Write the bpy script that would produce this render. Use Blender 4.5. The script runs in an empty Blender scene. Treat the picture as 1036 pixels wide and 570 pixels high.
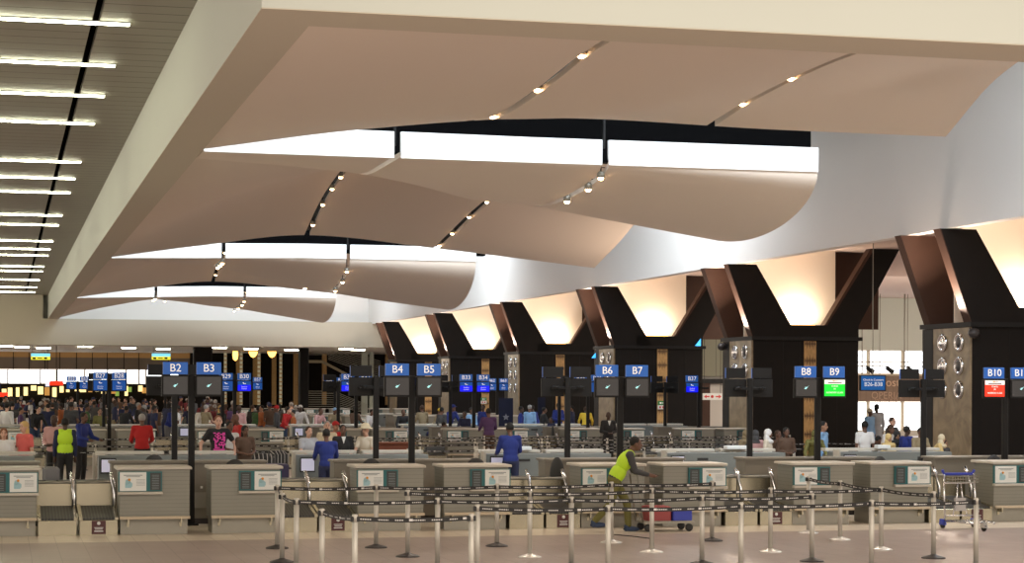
import bpy, bmesh, math, random
import numpy as np
from mathutils import Vector, Matrix
from math import sin, cos, tan, atan, pi, sqrt, radians

# ------------------------------------------------------------------ camera, world, lights, exposure
SC = bpy.context.scene
COL = SC.collection
TH = radians(14.51); F = 1993.0; EYE = 2.4; HZ = 392.0
cam_d = bpy.data.cameras.new('camera'); cam = bpy.data.objects.new('camera', cam_d); COL.objects.link(cam)
cam.location = (0, 0, EYE); cam.rotation_euler = (pi/2, -0.0037, -TH)
cam_d.sensor_width = 36; cam_d.lens = F/1036*36; cam_d.shift_y = (HZ-285)/1036
cam_d.clip_end = 600; cam_d.clip_start = .1
SC.camera = cam

def X_at(px, Y): return Y*tan(TH+atan((px-518)/F))
def Z_at(px, py, Y):
    r = (px-518)/F; d = Y/(cos(TH)-r*sin(TH)); h = HZ+(px-518)*.0037
    return EYE+(h-py)*d/F

w = bpy.data.worlds.new('hall_air'); SC.world = w; w.use_nodes = True
w.node_tree.nodes['Background'].inputs[0].default_value = (1.0, .87, .74, 1)
w.node_tree.nodes['Background'].inputs[1].default_value = 1.5
SC.view_settings.view_transform = 'Standard'; SC.view_settings.look = 'None'
SC.view_settings.exposure = 0.0; SC.view_settings.gamma = 1.0; SC.view_settings.use_curve_mapping = False

def area(name, loc, rot, sx, sy, power, color):
    l = bpy.data.lights.new(name, 'AREA'); l.shape = 'RECTANGLE'; l.size = sx; l.size_y = sy
    l.energy = power; l.color = color
    o = bpy.data.objects.new(name, l); o.location = loc; o.rotation_euler = rot; COL.objects.link(o); return o
# daylight through the rooflights (faces down, tipped towards the fins behind each gap)
for k in range(4):
    yb = 34.3+29.6*k if k < 3 else 119.5
    area('rooflight_daylight', (13.5, yb-2.0, 11.9), (radians(24), 0, 0), 17, 5.5, (2600,2200,1700,550)[k], (.80, .90, 1.0))
# added fill lamps, not real fittings: behind the camera and over the queues
area('entrance_hall_fill', (12, 8, 7.6), (0, 0, 0), 22, 10, 2200, (1.0, .88, .74))
for yy in (33.0, 51, 80, 108):
    area('queue_hall_fill', (13, yy, 6.35), (0, 0, 0), 14, .25, 330, (1.0, .84, .66))

for k in range(6):     # unseen lamps added at the pillar tops to brighten the shells
    area('shell_uplight', (22.9, 45.6+14.85*k, 4.25), (radians(-18), radians(152), 0), 1.2, .3, 330, (1.0, .80, .64))
area('concourse_fill', (42, 74, 6.8), (radians(35), 0, 0), 24, 12, 4600, (1.0, .90, .76))  # lamp added to brighten the concourse wall, no fitting hangs here
area('concourse_fill', (34, 50, 6.8), (0, 0, 0), 12, 10, 700, (1.0, .88, .72))  # second added fill, for the side behind the struts

# ------------------------------------------------------------------ materials
MATS = {}
def mat(name, col, rough=.6, metal=0, emit=None, es=1.0, spec=.5, noise=None, alpha=None, trans=0):
    if name in MATS: return MATS[name]
    m = bpy.data.materials.new(name); m.use_nodes = True; MATS[name] = m
    nt = m.node_tree; b = nt.nodes['Principled BSDF']
    b.inputs['Base Color'].default_value = (*col, 1); b.inputs['Roughness'].default_value = rough
    b.inputs['Metallic'].default_value = metal; b.inputs['Specular IOR Level'].default_value = spec
    if trans: b.inputs['Transmission Weight'].default_value = trans
    if emit: b.inputs['Emission Color'].default_value = (*emit, 1); b.inputs['Emission Strength'].default_value = es
    if noise:
        sc, amt = noise
        tc = nt.nodes.new('ShaderNodeTexCoord'); n = nt.nodes.new('ShaderNodeTexNoise'); n.inputs['Scale'].default_value = sc
        n.inputs['Detail'].default_value = 4
        r = nt.nodes.new('ShaderNodeMix'); r.data_type = 'RGBA'
        r.inputs['A'].default_value = (*[c*(1-amt) for c in col], 1); r.inputs['B'].default_value = (*[min(1, c*(1+amt)) for c in col], 1)
        nt.links.new(tc.outputs['Object'], n.inputs['Vector']); nt.links.new(n.outputs['Fac'], r.inputs['Factor'])
        nt.links.new(r.outputs['Result'], b.inputs['Base Color'])
    return m

def mathn(nt, op, a, b=None, c=None):
    n = nt.nodes.new('ShaderNodeMath'); n.operation = op
    for i, v in enumerate((a, b, c)):
        if v is None: continue
        if isinstance(v, (int, float)): n.inputs[i].default_value = v
        else: nt.links.new(v, n.inputs[i])
    return n.outputs[0]
def mixc(nt, f, a, b):
    r = nt.nodes.new('ShaderNodeMix'); r.data_type = 'RGBA'
    nt.links.new(f, r.inputs['Factor'])
    for k, v in (('A', a), ('B', b)):
        if isinstance(v, tuple): r.inputs[k].default_value = (*v, 1)
        else: nt.links.new(v, r.inputs[k])
    return r.outputs['Result']
def coords(nt, kind='Object'):
    tc = nt.nodes.new('ShaderNodeTexCoord'); s = nt.nodes.new('ShaderNodeSeparateXYZ')
    nt.links.new(tc.outputs[kind], s.inputs[0]); return tc, s.outputs
def noise(nt, scale, detail=3, kind='Object', dist=0):
    tc = nt.nodes.new('ShaderNodeTexCoord'); n = nt.nodes.new('ShaderNodeTexNoise'); n.inputs['Scale'].default_value = scale
    n.inputs['Detail'].default_value = detail; n.inputs['Distortion'].default_value = dist
    nt.links.new(tc.outputs[kind], n.inputs['Vector']); return n.outputs['Fac']

M = {}
M['plaster'] = mat('pale_plaster', (.86, .82, .785), .8, noise=(.3, .03))
M['cream'] = mat('cream_plaster', (.56, .585, .525), .8, noise=(.4, .03))
M['shell'] = mat('shell_fabric', (.78, .67, .57), .75, noise=(.15, .03))
M['white'] = mat('white_paint', (.86, .86, .86), .6)
M['black'] = mat('black_steel', (.008, .0075, .0075), .55, spec=.25)
M['blackpanel'] = mat('black_cladding', (.010, .008, .007), .6, spec=.15, noise=(3, .2))
M['brown'] = mat('brown_and_uplit_cladding', (.060, .030, .020), .6, spec=.2, noise=(2, .12))  # brown boards; on the rear strut frames the brown is painted uplight
M['steel'] = mat('brushed_steel', (.40, .365, .27), .27, .9, noise=(6, .08))
M['steelp'] = mat('steel_panel', (.30, .285, .24), .42, .55, noise=(4, .06))
M['post'] = mat('post_metal', (.50, .475, .42), .48, .4)
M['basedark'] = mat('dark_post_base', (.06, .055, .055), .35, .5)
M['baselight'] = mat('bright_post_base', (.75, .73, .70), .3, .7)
M['counter'] = mat('counter_top', (.50, .465, .40), .45)
M['rail'] = mat('wooden_rail', (.52, .43, .31), .5)
M['greyblue'] = mat('grey_blue_laminate', (.155, .172, .168), .5, noise=(3, .05))
M['taupe'] = mat('taupe_laminate', (.20, .18, .145), .5, noise=(3, .05))
M['rubber'] = mat('black_rubber', (.018, .018, .018), .6)
M['teal'] = mat('teal_print', (.008, .125, .135), .4)
M['slate'] = mat('slate_print', (.035, .042, .042), .45)
M['card'] = mat('white_card', (.74, .76, .74), .5)
M['ink'] = mat('grey_ink', (.25, .29, .30), .6)
M['inkblue'] = mat('pale_blue_ink', (.32, .52, .58), .6)
M['inkorange'] = mat('orange_ink', (.75, .30, .03), .6)
M['maroon'] = mat('maroon_notice', (.075, .018, .02), .5)
M['signblue'] = mat('blue_sign_face', (.004, .085, .36), .35, emit=(.004, .10, .42), es=.35)
M['lettering'] = mat('white_lettering', (.9, .88, .85), .5, emit=(1, .95, .9), es=.35)
M['screen'] = mat('dim_screen', (.016, .015, .016), .25, emit=(.2, .19, .19), es=.06)
M['logo'] = mat('screen_logo', (.3, .6, .6), .5, emit=(.45, .85, .85), es=.8)
M['scrgreen'] = mat('green_screen', (0, .3, .02), .5, emit=(.0, .80, .03), es=1.0)
M['scrred'] = mat('red_screen', (.5, .02, .01), .5, emit=(1.0, .035, .006), es=1.0)
M['scrblue'] = mat('bright_blue_screen', (0, 0, .4), .5, emit=(.0, .005, 1.0), es=1.0)
M['scrmid'] = mat('soft_blue_screen', (0, .04, .2), .5, emit=(.0, .06, .28), es=.8)
M['scrwhite'] = mat('white_screen', (.8, .8, .85), .5, emit=(.85, .85, 1), es=.8)
M['bulb'] = mat('warm_lamp', (1, .8, .6), .5, emit=(1.0, .62, .32), es=25)
M['bulbsoft'] = mat('amber_lamp', (1, .6, .2), .5, emit=(1.0, .50, .10), es=4)
M['tube'] = mat('cool_tube_light', (1, 1, .9), .5, emit=(1.0, 1.0, .72), es=26)
M['daylit'] = mat('daylit_pane', (.9, .95, 1), .5, emit=(.93, .97, 1.0), es=2.6)
M['warmlit'] = mat('warm_shop_light', (1, .8, .4), .5, emit=(1.0, .78, .34), es=1.3)
M['tan'] = mat('glowing_tan_wood', (.36, .20, .075), .5, emit=(.5, .25, .07), es=.14)  # faint glow put into the wood colour in place of light on it
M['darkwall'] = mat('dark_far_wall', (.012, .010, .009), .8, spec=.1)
M['bamboo'] = mat('bamboo_cladding', (.48, .29, .11), .55, noise=(9, .3))
M['silver'] = mat('polished_steel', (.75, .75, .76), .18, 1)
M['red'] = mat('red_print', (.6, .03, .03), .5)
M['green'] = mat('green_print', (.02, .22, .06), .5)
M['bluepl'] = mat('blue_plastic', (.03, .05, .40), .4)
M['lime'] = mat('lime_hivis_glow', (.45, .68, .02), .6, emit=(.4, .6, .02), es=.08)  # slight glow put into the vest colour, though it is no lamp
M['skylight'] = mat('rooflight_glass', (.8, .9, 1), .3, emit=(.8, .92, 1), es=3.0)

def m_slats():
    m = bpy.data.materials.new('slat_ceiling_finish'); m.use_nodes = True; nt = m.node_tree; b = nt.nodes['Principled BSDF']
    tc, s = coords(nt)
    f = mathn(nt, 'FRACT', mathn(nt, 'MULTIPLY', s[1], 1/.62))
    line = mathn(nt, 'LESS_THAN', f, .055)
    nt.links.new(mixc(nt, line, mixc(nt, noise(nt, .5), (.27, .25, .20), (.31, .29, .235)), (.03, .027, .02)), b.inputs['Base Color'])
    b.inputs['Roughness'].default_value = .55
    return m
M['slats'] = m_slats()
def m_floor(name, c1, c2, grout, size, ox=0, oy=0, rough=.3):
    m = bpy.data.materials.new(name); m.use_nodes = True; nt = m.node_tree; b = nt.nodes['Principled BSDF']
    tc, s = coords(nt)
    ux = mathn(nt, 'MULTIPLY', mathn(nt, 'ADD', s[0], ox), 1/size); uy = mathn(nt, 'MULTIPLY', mathn(nt, 'ADD', s[1], oy), 1/size)
    fx = mathn(nt, 'FRACT', ux); fy = mathn(nt, 'FRACT', uy)
    g = mathn(nt, 'MAXIMUM', mathn(nt, 'LESS_THAN', fx, .022), mathn(nt, 'LESS_THAN', fy, .022))
    wn = nt.nodes.new('ShaderNodeTexWhiteNoise'); wn.noise_dimensions = '2D'
    cb = nt.nodes.new('ShaderNodeCombineXYZ'); nt.links.new(mathn(nt, 'FLOOR', ux), cb.inputs[0]); nt.links.new(mathn(nt, 'FLOOR', uy), cb.inputs[1])
    nt.links.new(cb.outputs[0], wn.inputs['Vector'])
    t = mathn(nt, 'ADD', mathn(nt, 'MULTIPLY', wn.outputs['Value'], .5), mathn(nt, 'MULTIPLY', noise(nt, 2.5), .5))
    nt.links.new(mixc(nt, g, mixc(nt, t, c1, c2), grout), b.inputs['Base Color'])
    b.inputs['Roughness'].default_value = rough
    return m
M['floor'] = m_floor('pink_brown_floor_tiles', (.33, .262, .232), (.40, .32, .285), (.22, .175, .155), .40, rough=.38)
M['floorlight'] = m_floor('cream_floor_tiles', (.58, .50, .40), (.66, .57, .46), (.36, .29, .22), .40, rough=.33)
def m_ribs(name, c1, c2, pitch, axis=2, width=.08, rough=.5, metal=.3):
    m = bpy.data.materials.new(name); m.use_nodes = True; nt = m.node_tree; b = nt.nodes['Principled BSDF']
    tc, s = coords(nt)
    f = mathn(nt, 'LESS_THAN', mathn(nt, 'FRACT', mathn(nt, 'MULTIPLY', s[axis], 1/pitch)), width)
    nt.links.new(mixc(nt, f, mixc(nt, noise(nt, 3), c1, tuple(c*1.08 for c in c1)), c2), b.inputs['Base Color'])
    b.inputs['Roughness'].default_value = rough; b.inputs['Metallic'].default_value = metal
    return m
M['ribs'] = m_ribs('ribbed_counter_front', (.24, .235, .20), (.165, .16, .135), .062)
M['ribwood'] = m_ribs('brown_boarding', (.20, .125, .08), (.12, .07, .04), .3, axis=0, width=.06, metal=0)
M['olive'] = m_ribs('olive_boarding', (.17, .165, .105), (.08, .075, .05), 1.6, axis=0, width=.02, metal=0)
M['ridge'] = m_ribs('ridged_belt', (.022, .022, .022), (.075, .075, .07), .05, axis=0, width=.35, rough=.5, metal=0)
def m_stone():
    m = bpy.data.materials.new('veined_stone'); m.use_nodes = True; nt = m.node_tree; b = nt.nodes['Principled BSDF']
    n = noise(nt, 1.3, 6, dist=1.6)
    r = nt.nodes.new('ShaderNodeValToRGB'); nt.links.new(n, r.inputs[0])
    e = r.color_ramp.elements; e[0].position = .35; e[0].color = (.15, .105, .055, 1); e[1].position = .66; e[1].color = (.30, .225, .13, 1)
    nt.links.new(r.outputs[0], b.inputs['Base Color']); b.inputs['Roughness'].default_value = .3
    return m
M['stone'] = m_stone()
def m_frost():
    m = bpy.data.materials.new('frosted_cream_glass'); m.use_nodes = True; nt = m.node_tree; b = nt.nodes['Principled BSDF']
    b.inputs['Base Color'].default_value = (.82, .74, .62, 1); b.inputs['Roughness'].default_value = .22
    b.inputs['Specular IOR Level'].default_value = .6
    b.inputs['Subsurface Weight'].default_value = 0
    return m
M['frost'] = m_frost()
def m_belt():
    m = bpy.data.materials.new('printed_black_webbing'); m.use_nodes = True; nt = m.node_tree; b = nt.nodes['Principled BSDF']
    tc, s = coords(nt, 'UV')
    u = mathn(nt, 'FRACT', mathn(nt, 'MULTIPLY', s[0], 1/.62))      # metres along the belt
    v = s[1]
    bird = mathn(nt, 'MULTIPLY', mathn(nt, 'LESS_THAN', u, .07), mathn(nt, 'LESS_THAN', mathn(nt, 'ABSOLUTE', mathn(nt, 'SUBTRACT', v, .52)), .24))
    w1 = mathn(nt, 'MULTIPLY', mathn(nt, 'GREATER_THAN', u, .08), mathn(nt, 'LESS_THAN', u, .30))
    w2 = mathn(nt, 'MULTIPLY', mathn(nt, 'GREATER_THAN', u, .42), mathn(nt, 'LESS_THAN', u, .62))
    w3 = mathn(nt, 'MULTIPLY', mathn(nt, 'GREATER_THAN', u, .74), mathn(nt, 'LESS_THAN', u, .90))
    ww = mathn(nt, 'ADD', w1, mathn(nt, 'ADD', w2, w3))
    lines = mathn(nt, 'MULTIPLY', ww, mathn(nt, 'LESS_THAN', mathn(nt, 'ABSOLUTE', mathn(nt, 'SUBTRACT', v, .48)), .12))
    gaps = mathn(nt, 'GREATER_THAN', mathn(nt, 'FRACT', mathn(nt, 'MULTIPLY', s[0], 38)), .3)
    f = mathn(nt, 'MAXIMUM', bird, mathn(nt, 'MULTIPLY', lines, gaps))
    nt.links.new(mixc(nt, f, (.010, .0095, .009), (.62, .60, .58)), b.inputs['Base Color'])
    b.inputs['Roughness'].default_value = .6
    return m
M['belt'] = m_belt()

# ------------------------------------------------------------------ mesh helpers
class MB:
    def __init__(s): s.v = []; s.f = []; s.sm = []
    def add(s, vs, fs, smooth=False):
        n = len(s.v); s.v += [tuple(v) for v in vs]; s.f += [tuple(i+n for i in f) for f in fs]; s.sm += [smooth]*len(fs); return s
    def box(s, x0, x1, y0, y1, z0, z1):
        return s.add([(x0,y0,z0),(x1,y0,z0),(x1,y1,z0),(x0,y1,z0),(x0,y0,z1),(x1,y0,z1),(x1,y1,z1),(x0,y1,z1)],
                     [(0,3,2,1),(4,5,6,7),(0,1,5,4),(1,2,6,5),(2,3,7,6),(3,0,4,7)])
    def bbox(s, x0, x1, y0, y1, z0, z1, b=.01):        # box with chamfered vertical and top edges
        pts = lambda i: [(x0+b-i,y0-i+0),(x1-b+i,y0-i)]
        o = [(x0+b,y0),(x1-b,y0),(x1,y0+b),(x1,y1-b),(x1-b,y1),(x0+b,y1),(x0,y1-b),(x0,y0+b)]
        cx, cy = (x0+x1)/2, (y0+y1)/2
        inn = [(x+(b if x < cx else -b), y+(b if y < cy else -b)) for x, y in o]
        vs = [(x,y,z0) for x,y in o]+[(x,y,z1-b) for x,y in o]+[(x,y,z1) for x,y in inn]
        fs = [tuple(range(7,-1,-1)), tuple(range(16,24))]
        for k in range(2):
            for i in range(8):
                j = (i+1)%8; fs.append((8*k+i, 8*k+j, 8*k+8+j, 8*k+8+i))
        return s.add(vs, fs)
    def prism(s, pts, axis, a, b):                      # outline pts extruded along axis from a to b
        def mk(p, t):
            return (t,p[0],p[1]) if axis == 'x' else (p[0],t,p[1]) if axis == 'y' else (p[0],p[1],t)
        n = len(pts); vs = [mk(p,a) for p in pts]+[mk(p,b) for p in pts]
        fs = [tuple(range(n)), tuple(range(2*n-1,n-1,-1))]+[(i,(i+1)%n,n+(i+1)%n,n+i) for i in range(n)]
        return s.add(vs, fs)
    def lathe(s, prof, c=(0,0,0), n=16, axis='z'):
        vs = []; fs = []
        for r, z in prof:
            for i in range(n):
                a = 2*pi*i/n; p = (r*cos(a), r*sin(a), z)
                if axis == 'x': p = (z, r*cos(a), r*sin(a))
                if axis == 'y': p = (r*cos(a), z, r*sin(a))
                vs.append((p[0]+c[0],p[1]+c[1],p[2]+c[2]))
        m = len(prof)
        for k in range(m-1):
            for i in range(n):
                j = (i+1)%n; fs.append((k*n+i,k*n+j,(k+1)*n+j,(k+1)*n+i))
        fs.append(tuple(range(n-1,-1,-1))); fs.append(tuple((m-1)*n+i for i in range(n)))
        return s.add(vs, fs, True)
    def tube(s, pts, r, n=8):
        pts = [Vector(p) for p in pts]; rings = []
        for i, p in enumerate(pts):
            t = (pts[min(i+1,len(pts)-1)]-pts[max(i-1,0)]).normalized()
            up = Vector((0,0,1)) if abs(t.z) < .95 else Vector((1,0,0))
            a = t.cross(up).normalized(); b = a.cross(t)
            rr = r[i] if isinstance(r,(list,tuple)) else r
            rings.append([p+(a*cos(2*pi*k/n)+b*sin(2*pi*k/n))*rr for k in range(n)])
        vs = [v for rg in rings for v in rg]; fs = []
        for i in range(len(pts)-1):
            for k in range(n):
                j = (k+1)%n; fs.append((i*n+k,i*n+j,(i+1)*n+j,(i+1)*n+k))
        fs.append(tuple(range(n-1,-1,-1))); fs.append(tuple((len(pts)-1)*n+k for k in range(n)))
        return s.add(vs, fs, True)
    def ell(s, c, rad, n=12, m=8, rot=None):
        vs = []; fs = []
        for i in range(1,m):
            ph = pi*i/m
            for k in range(n):
                a = 2*pi*k/n; vs.append(Vector((rad[0]*sin(ph)*cos(a), rad[1]*sin(ph)*sin(a), rad[2]*cos(ph))))
        vs += [Vector((0,0,rad[2])), Vector((0,0,-rad[2]))]
        for i in range(m-2):
            for k in range(n):
                j=(k+1)%n; fs.append((i*n+k,(i+1)*n+k,(i+1)*n+j,i*n+j))
        T, B = (m-1)*n, (m-1)*n+1
        for k in range(n):
            j=(k+1)%n; fs.append((T,k,j)); fs.append((B,(m-2)*n+j,(m-2)*n+k))
        if rot is not None: vs = [rot@v for v in vs]
        return s.add([v+Vector(c) for v in vs], fs, True)
    def mesh(s, name, m=None):
        me = bpy.data.meshes.new(name); me.from_pydata(s.v, [], s.f)
        me.polygons.foreach_set('use_smooth', s.sm)
        bm = bmesh.new(); bm.from_mesh(me); bmesh.ops.recalc_face_normals(bm, faces=bm.faces); bm.to_mesh(me); bm.free()
        if m: me.materials.append(m)
        return me
    def build(s, name, m, parent=None, loc=(0,0,0), rz=0):
        o = bpy.data.objects.new(name, s.mesh(name, m)); COL.objects.link(o)
        o.location = loc; o.rotation_euler = (0,0,rz)
        if parent: o.parent = parent
        return o
def tag(o, label=None, cat=None, group=None, kind=None):
    if label: o['label'] = label
    if cat: o['category'] = cat
    if group: o['group'] = group
    if kind: o['kind'] = kind
    return o
def struct(o): o['kind'] = 'structure'; return o
def empty(name, loc=(0,0,0), rz=0):
    o = bpy.data.objects.new(name, None); o.empty_display_size = .2; COL.objects.link(o); o.location = loc; o.rotation_euler = (0,0,rz); return o
KIDS = {}
def kids(o): return [c for c in COL.objects if c.parent == o]
def tree(o): return (o, [tree(c) for c in kids(o)])
def copy_tree(t, parent=None):
    o, ch = t; c = o.copy(); COL.objects.link(c); c.parent = parent
    for x in ch: copy_tree(x, c)
    return c
def drop(t):                                            # remove a pattern thing and its parts once copied
    for x in t[1]: drop(x)
    bpy.data.objects.remove(t[0])
TXT = {}
def text_mesh(s, size, depth=.004):
    key = (s, size, depth)
    if key not in TXT:
        c = bpy.data.curves.new('lettering', 'FONT'); c.body = s; c.size = size; c.extrude = depth; c.align_x = 'CENTER'; c.align_y = 'CENTER'
        c.resolution_u = 3
        o = bpy.data.objects.new('lettering', c); COL.objects.link(o)
        dg = bpy.context.evaluated_depsgraph_get(); me = bpy.data.meshes.new_from_object(o.evaluated_get(dg))
        bpy.data.objects.remove(o)
        me.transform(Matrix.Rotation(pi/2, 4, 'X')); me.materials.clear()
        TXT[key] = me
    return TXT[key]
def text(s, size, m, parent, loc, name='lettering', rz=0, wide=1.0):
    o = bpy.data.objects.new(name, text_mesh(s, size).copy()); o.data.materials.append(m); COL.objects.link(o)
    o.location = loc; o.rotation_euler = (0,0,rz); o.scale = (wide,1,1)
    if parent: o.parent = parent
    return o

# ------------------------------------------------------------------ the building
XL, XR, ZS, ZR = 2.7, 22.8, 6.5, 6.4      # left bulkhead outer face, right wall, soffit heights
XI, YF, YI = 3.35, 21.3, 22.2
YE = 125.0
ZC = 7.95
struct(MB().box(-12, 70, 10, 30.8, -.3, 0).build('floor', M['floor']))
struct(MB().box(-12, 70, 30.8, 41.2, -.3, 0).build('floor', M['floorlight']))
struct(MB().box(-12, 70, 41.2, 160, -.3, 0).build('floor', M['floor']))
# slatted ceiling on the left, with its dark service slot
struct(MB().box(-12, 1.30, 16, YE, ZC, ZC+.2).box(1.42, XL, 16, YE, ZC, ZC+.2).build('ceiling_slatted', M['slats']))
struct(MB().box(1.28, 1.44, 16, YE, ZC+.12, ZC+.3).build('ceiling_slot', mat('matt_slot', (.003,.003,.003), .9, spec=0)))
struct(MB().box(-12, XL, 16, YE, ZC+.22, ZC+.5).build('ceiling_void', M['plaster']))
# bulkhead ring around the opening
struct(MB().box(XL, XI, YI, YE, ZS, 12).build('wall_bulkhead_left', M['cream']))
def soffit(pts, name):
    struct(MB().prism(pts, 'z', ZS-.012, ZS).build(name, mat('tan_soffit_and_shade', (.56,.50,.40), .8)))
struct(MB().prism([(XL,YF),(34,YF-.55),(34,YI+.1),(XL,YI)], 'z', ZS, 12).build('wall_bulkhead_front', M['cream']))
soffit([(XL+.001,YF+.001),(34,YF-.54),(34,YI+.1),(XI,YI),(XI,YE),(XL+.001,YE)], 'ceiling_soffit')
# entrance hall ceiling in front of the bulkhead, over the photographer
# right wall of the rooflight well
struct(MB().prism([(XR,ZR),(XR+.35,ZR),(XR+.35,12.3),(XR,12.3)], 'y', YI, YE).build('wall_right', M['plaster']))
struct(MB().box(XL-.3, 34, YE, YE+.35, 6.5, 12.3).build('wall_far', M['plaster'])); struct(MB().box(XL-.3, 34, YE-1.2, YE+.35, 4.9, 6.5).build('wall_far_lower', mat('tan_soffit_and_shade', (0,0,0))))  # lower wall in tan: shade below the ring put into its colour
struct(MB().box(-12, XL-.3, YE-1.2, YE+.35, 4.9, 12.3).build('wall_far', mat('tan_soffit_and_shade', (0,0,0))))  # left end wall shares the tan with shade put into it
struct(MB().box(XL, XR+.4, YF-.5, YE+.3, 12.3, 12.5).build('ceiling_roof', M['darkwall']))
for k in range(4):
    yb = 34.3+29.6*k if k < 3 else 119.5
    g = empty('rooflight', (13.5, yb-2, 12.2)); tag(g, 'glazed rooflight above gap %s of the curved ceiling, from the front' % ['one','two','three','four'][k], 'rooflight', 'rooflights')
    MB().box(-8.6,8.6,-2.9,2.9,-.03,0).build('glass', M['skylight'], g)
    f = MB()
    for a in (-8.7,-2.9,2.9,8.6): f.box(a,a+.1,-3,3,-.12,.08)
    f.box(-8.7,8.7,-3,-2.9,-.12,.08).box(-8.7,8.7,2.9,3,-.12,.08).build('frame', M['white'], g)
# low ceiling right of the wall (over the concourse side)
struct(MB().box(XR+.35, 62, 20, 100, 7.0, 7.2).build('ceiling_concourse', mat('concourse_ceiling', (.72, .60, .55), .8)))
struct(MB().box(-12, 62, YE+.35, 165, 4.9, 5.1).build('ceiling_far_hall', M['plaster']))

# fluorescent strips
ys = [30.6, 34.6, 38.3, 42.4, 49.8, 53.8, 57.8, 65.6, 69.6, 77.4, 82, 86, 94, 98, 106, 114, 120]
strip = empty('strip_light')
MB().box(-10.4, 0, -.022, .022, -.05, -.015).build('tube', M['tube'], strip)
MB().box(-10.45, .02, -.05, .05, -.015, 0).build('housing', M['cream'], strip)
T = tree(strip)
ordn = ['nearest','second nearest','third nearest','fourth nearest','fifth nearest','sixth nearest','seventh nearest','eighth nearest','ninth nearest','tenth nearest','eleventh nearest','twelfth nearest','thirteenth nearest','fourteenth nearest','fifteenth nearest','sixteenth nearest','farthest']
for y, od in zip(ys, ordn):
    c = copy_tree(T); c.location = (1.86, y, ZC-.004); tag(c, 'long greenish white strip light in slatted ceiling, %s of the run' % od, 'strip light', 'strip lights in the slatted ceiling')
    
drop(T)

# ------------------------------------------------------------------ curved ceiling shells
def cr(p0, p1, p2, p3, t):
    return .5*((2*p1)+(-p0+p2)*t+(2*p0-5*p1+4*p2-p3)*t*t+(-p0+3*p1-3*p2+p3)*t**3)
def interp(xs, vs, x):
    x = min(max(x, xs[0]), xs[-1])
    for i in range(len(xs)-1):
        if x <= xs[i+1]+1e-9: break
    t = (x-xs[i])/(xs[i+1]-xs[i]); n = len(xs)-1
    # finite-difference tangents on uneven spacing
    def tg(j):
        if j == 0: return (vs[1]-vs[0])/(xs[1]-xs[0])
        if j == n: return (vs[n]-vs[n-1])/(xs[n]-xs[n-1])
        return (vs[j+1]-vs[j-1])/(xs[j+1]-xs[j-1])
    h = xs[i+1]-xs[i]; m0 = tg(i)*h; m1 = tg(i+1)*h
    t2, t3 = t*t, t*t*t
    return (2*t3-3*t2+1)*vs[i]+(t3-2*t2+t)*m0+(-2*t3+3*t2)*vs[i+1]+(t3-t2)*m1
def sheet(fn, u0, u1, v0, v1, nu, nv, th, m, name, parent):
    """fn(u, v) -> (x, y, z) underside; a shell of thickness th"""
    mb = MB(); vs = []; 
    for j in range(nv+1):
        for i in range(nu+1): vs.append(fn(u0+(u1-u0)*i/nu, v0+(v1-v0)*j/nv))
    N = len(vs); vs2 = vs+[(x,y,z+th) for x,y,z in vs]; fs = []
    id = lambda i,j: j*(nu+1)+i
    for j in range(nv):
        for i in range(nu):
            a,b,c,d = id(i,j),id(i+1,j),id(i+1,j+1),id(i,j+1)
            fs.append((a,d,c,b)); fs.append((N+a,N+b,N+c,N+d))
    mb.add(vs2, fs, True)
    rim = []
    for i in range(nu): rim += [(id(i,0),id(i+1,0),N+id(i+1,0),N+id(i,0)), (id(i+1,nv),id(i,nv),N+id(i,nv),N+id(i+1,nv))]
    for j in range(nv): rim += [(id(0,j+1),id(0,j),N+id(0,j),N+id(0,j+1)), (id(nu,j),id(nu,j+1),N+id(nu,j+1),N+id(nu,j))]
    mb.add(vs2, rim, False)
    me = bpy.data.meshes.new(name); me.from_pydata(mb.v, [], mb.f); me.polygons.foreach_set('use_smooth', mb.sm); me.materials.append(m)
    o = bpy.data.objects.new(name, me); COL.objects.link(o); o.parent = parent; return o

# front fin of a bay: X 3.35..16, droops towards its free right end
def a_drop(x, k=0): return interp([3.35,6.9,8.6,10,11.4,13.2,15.9],[0,.12,.42,.72,.95,1.22,1.55] if k == 1 else [0,.0,.13,.32,.43,.70,1.12], x)
def q_of(x): return min(1, max(0, (x-3.35)/6.5))
def a_fn(yb):
    def f(x, t):
        q = q_of(x); y0 = yb+.15+2.45*q; z0 = ZS+.29*q; D = a_drop(x, round((yb-34.3)/29.6)); t = 2.4*(t/2.4)**1.8
        if t < 1: z = z0-D*sqrt(max(0, 1-(1-t)**2))
        else: z = z0-D+(.1+.9*min(1,(x-3.35)/8))*((t-1)/1.4)**2
        return (x, y0+3.9*t*min(1, .22+.78*(x-3.35)/7.0), z)
    return f
BX = [3.35, 6.2, 9.6, 13.9, 1.0]       # last column stands for the free right edge
B_OFF = [4, 8, 15, 21, 24.5, 27, 29.6]
B_Z = [[6.62,7.0,7.35,7.55,7.7],[6.58,7.15,7.5,7.7,7.85],[6.52,7.4,8.2,8.3,8.3],[6.5,7.7,8.75,8.05,8.3],[6.5,7.6,8.45,7.7,7.72],[6.5,7.35,8.0,7.35,7.05],[6.5,6.93,7.34,7.0,6.45]]
B0_Z = {10:[6.5,7.2,7.5,7.6,7.9], 17.5:[6.5,7.0,7.40,7.55,8.0], 22.4:[6.5,6.9,7.37,7.68,8.6], 24.8:[6.5,6.9,7.15,7.75,8.5], 27.6:[6.5,6.9,7.05,7.6,8.05], 29.6:[6.5,6.95,7.27,7.22,7.21]}
def b_edge(off, first): 
    if first: return interp([10,22,29.6],[17.6,17.5,17.4], off)
    return interp([8,15,22,29.6],[17.0,18.0,19.2,19.4], off)
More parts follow.
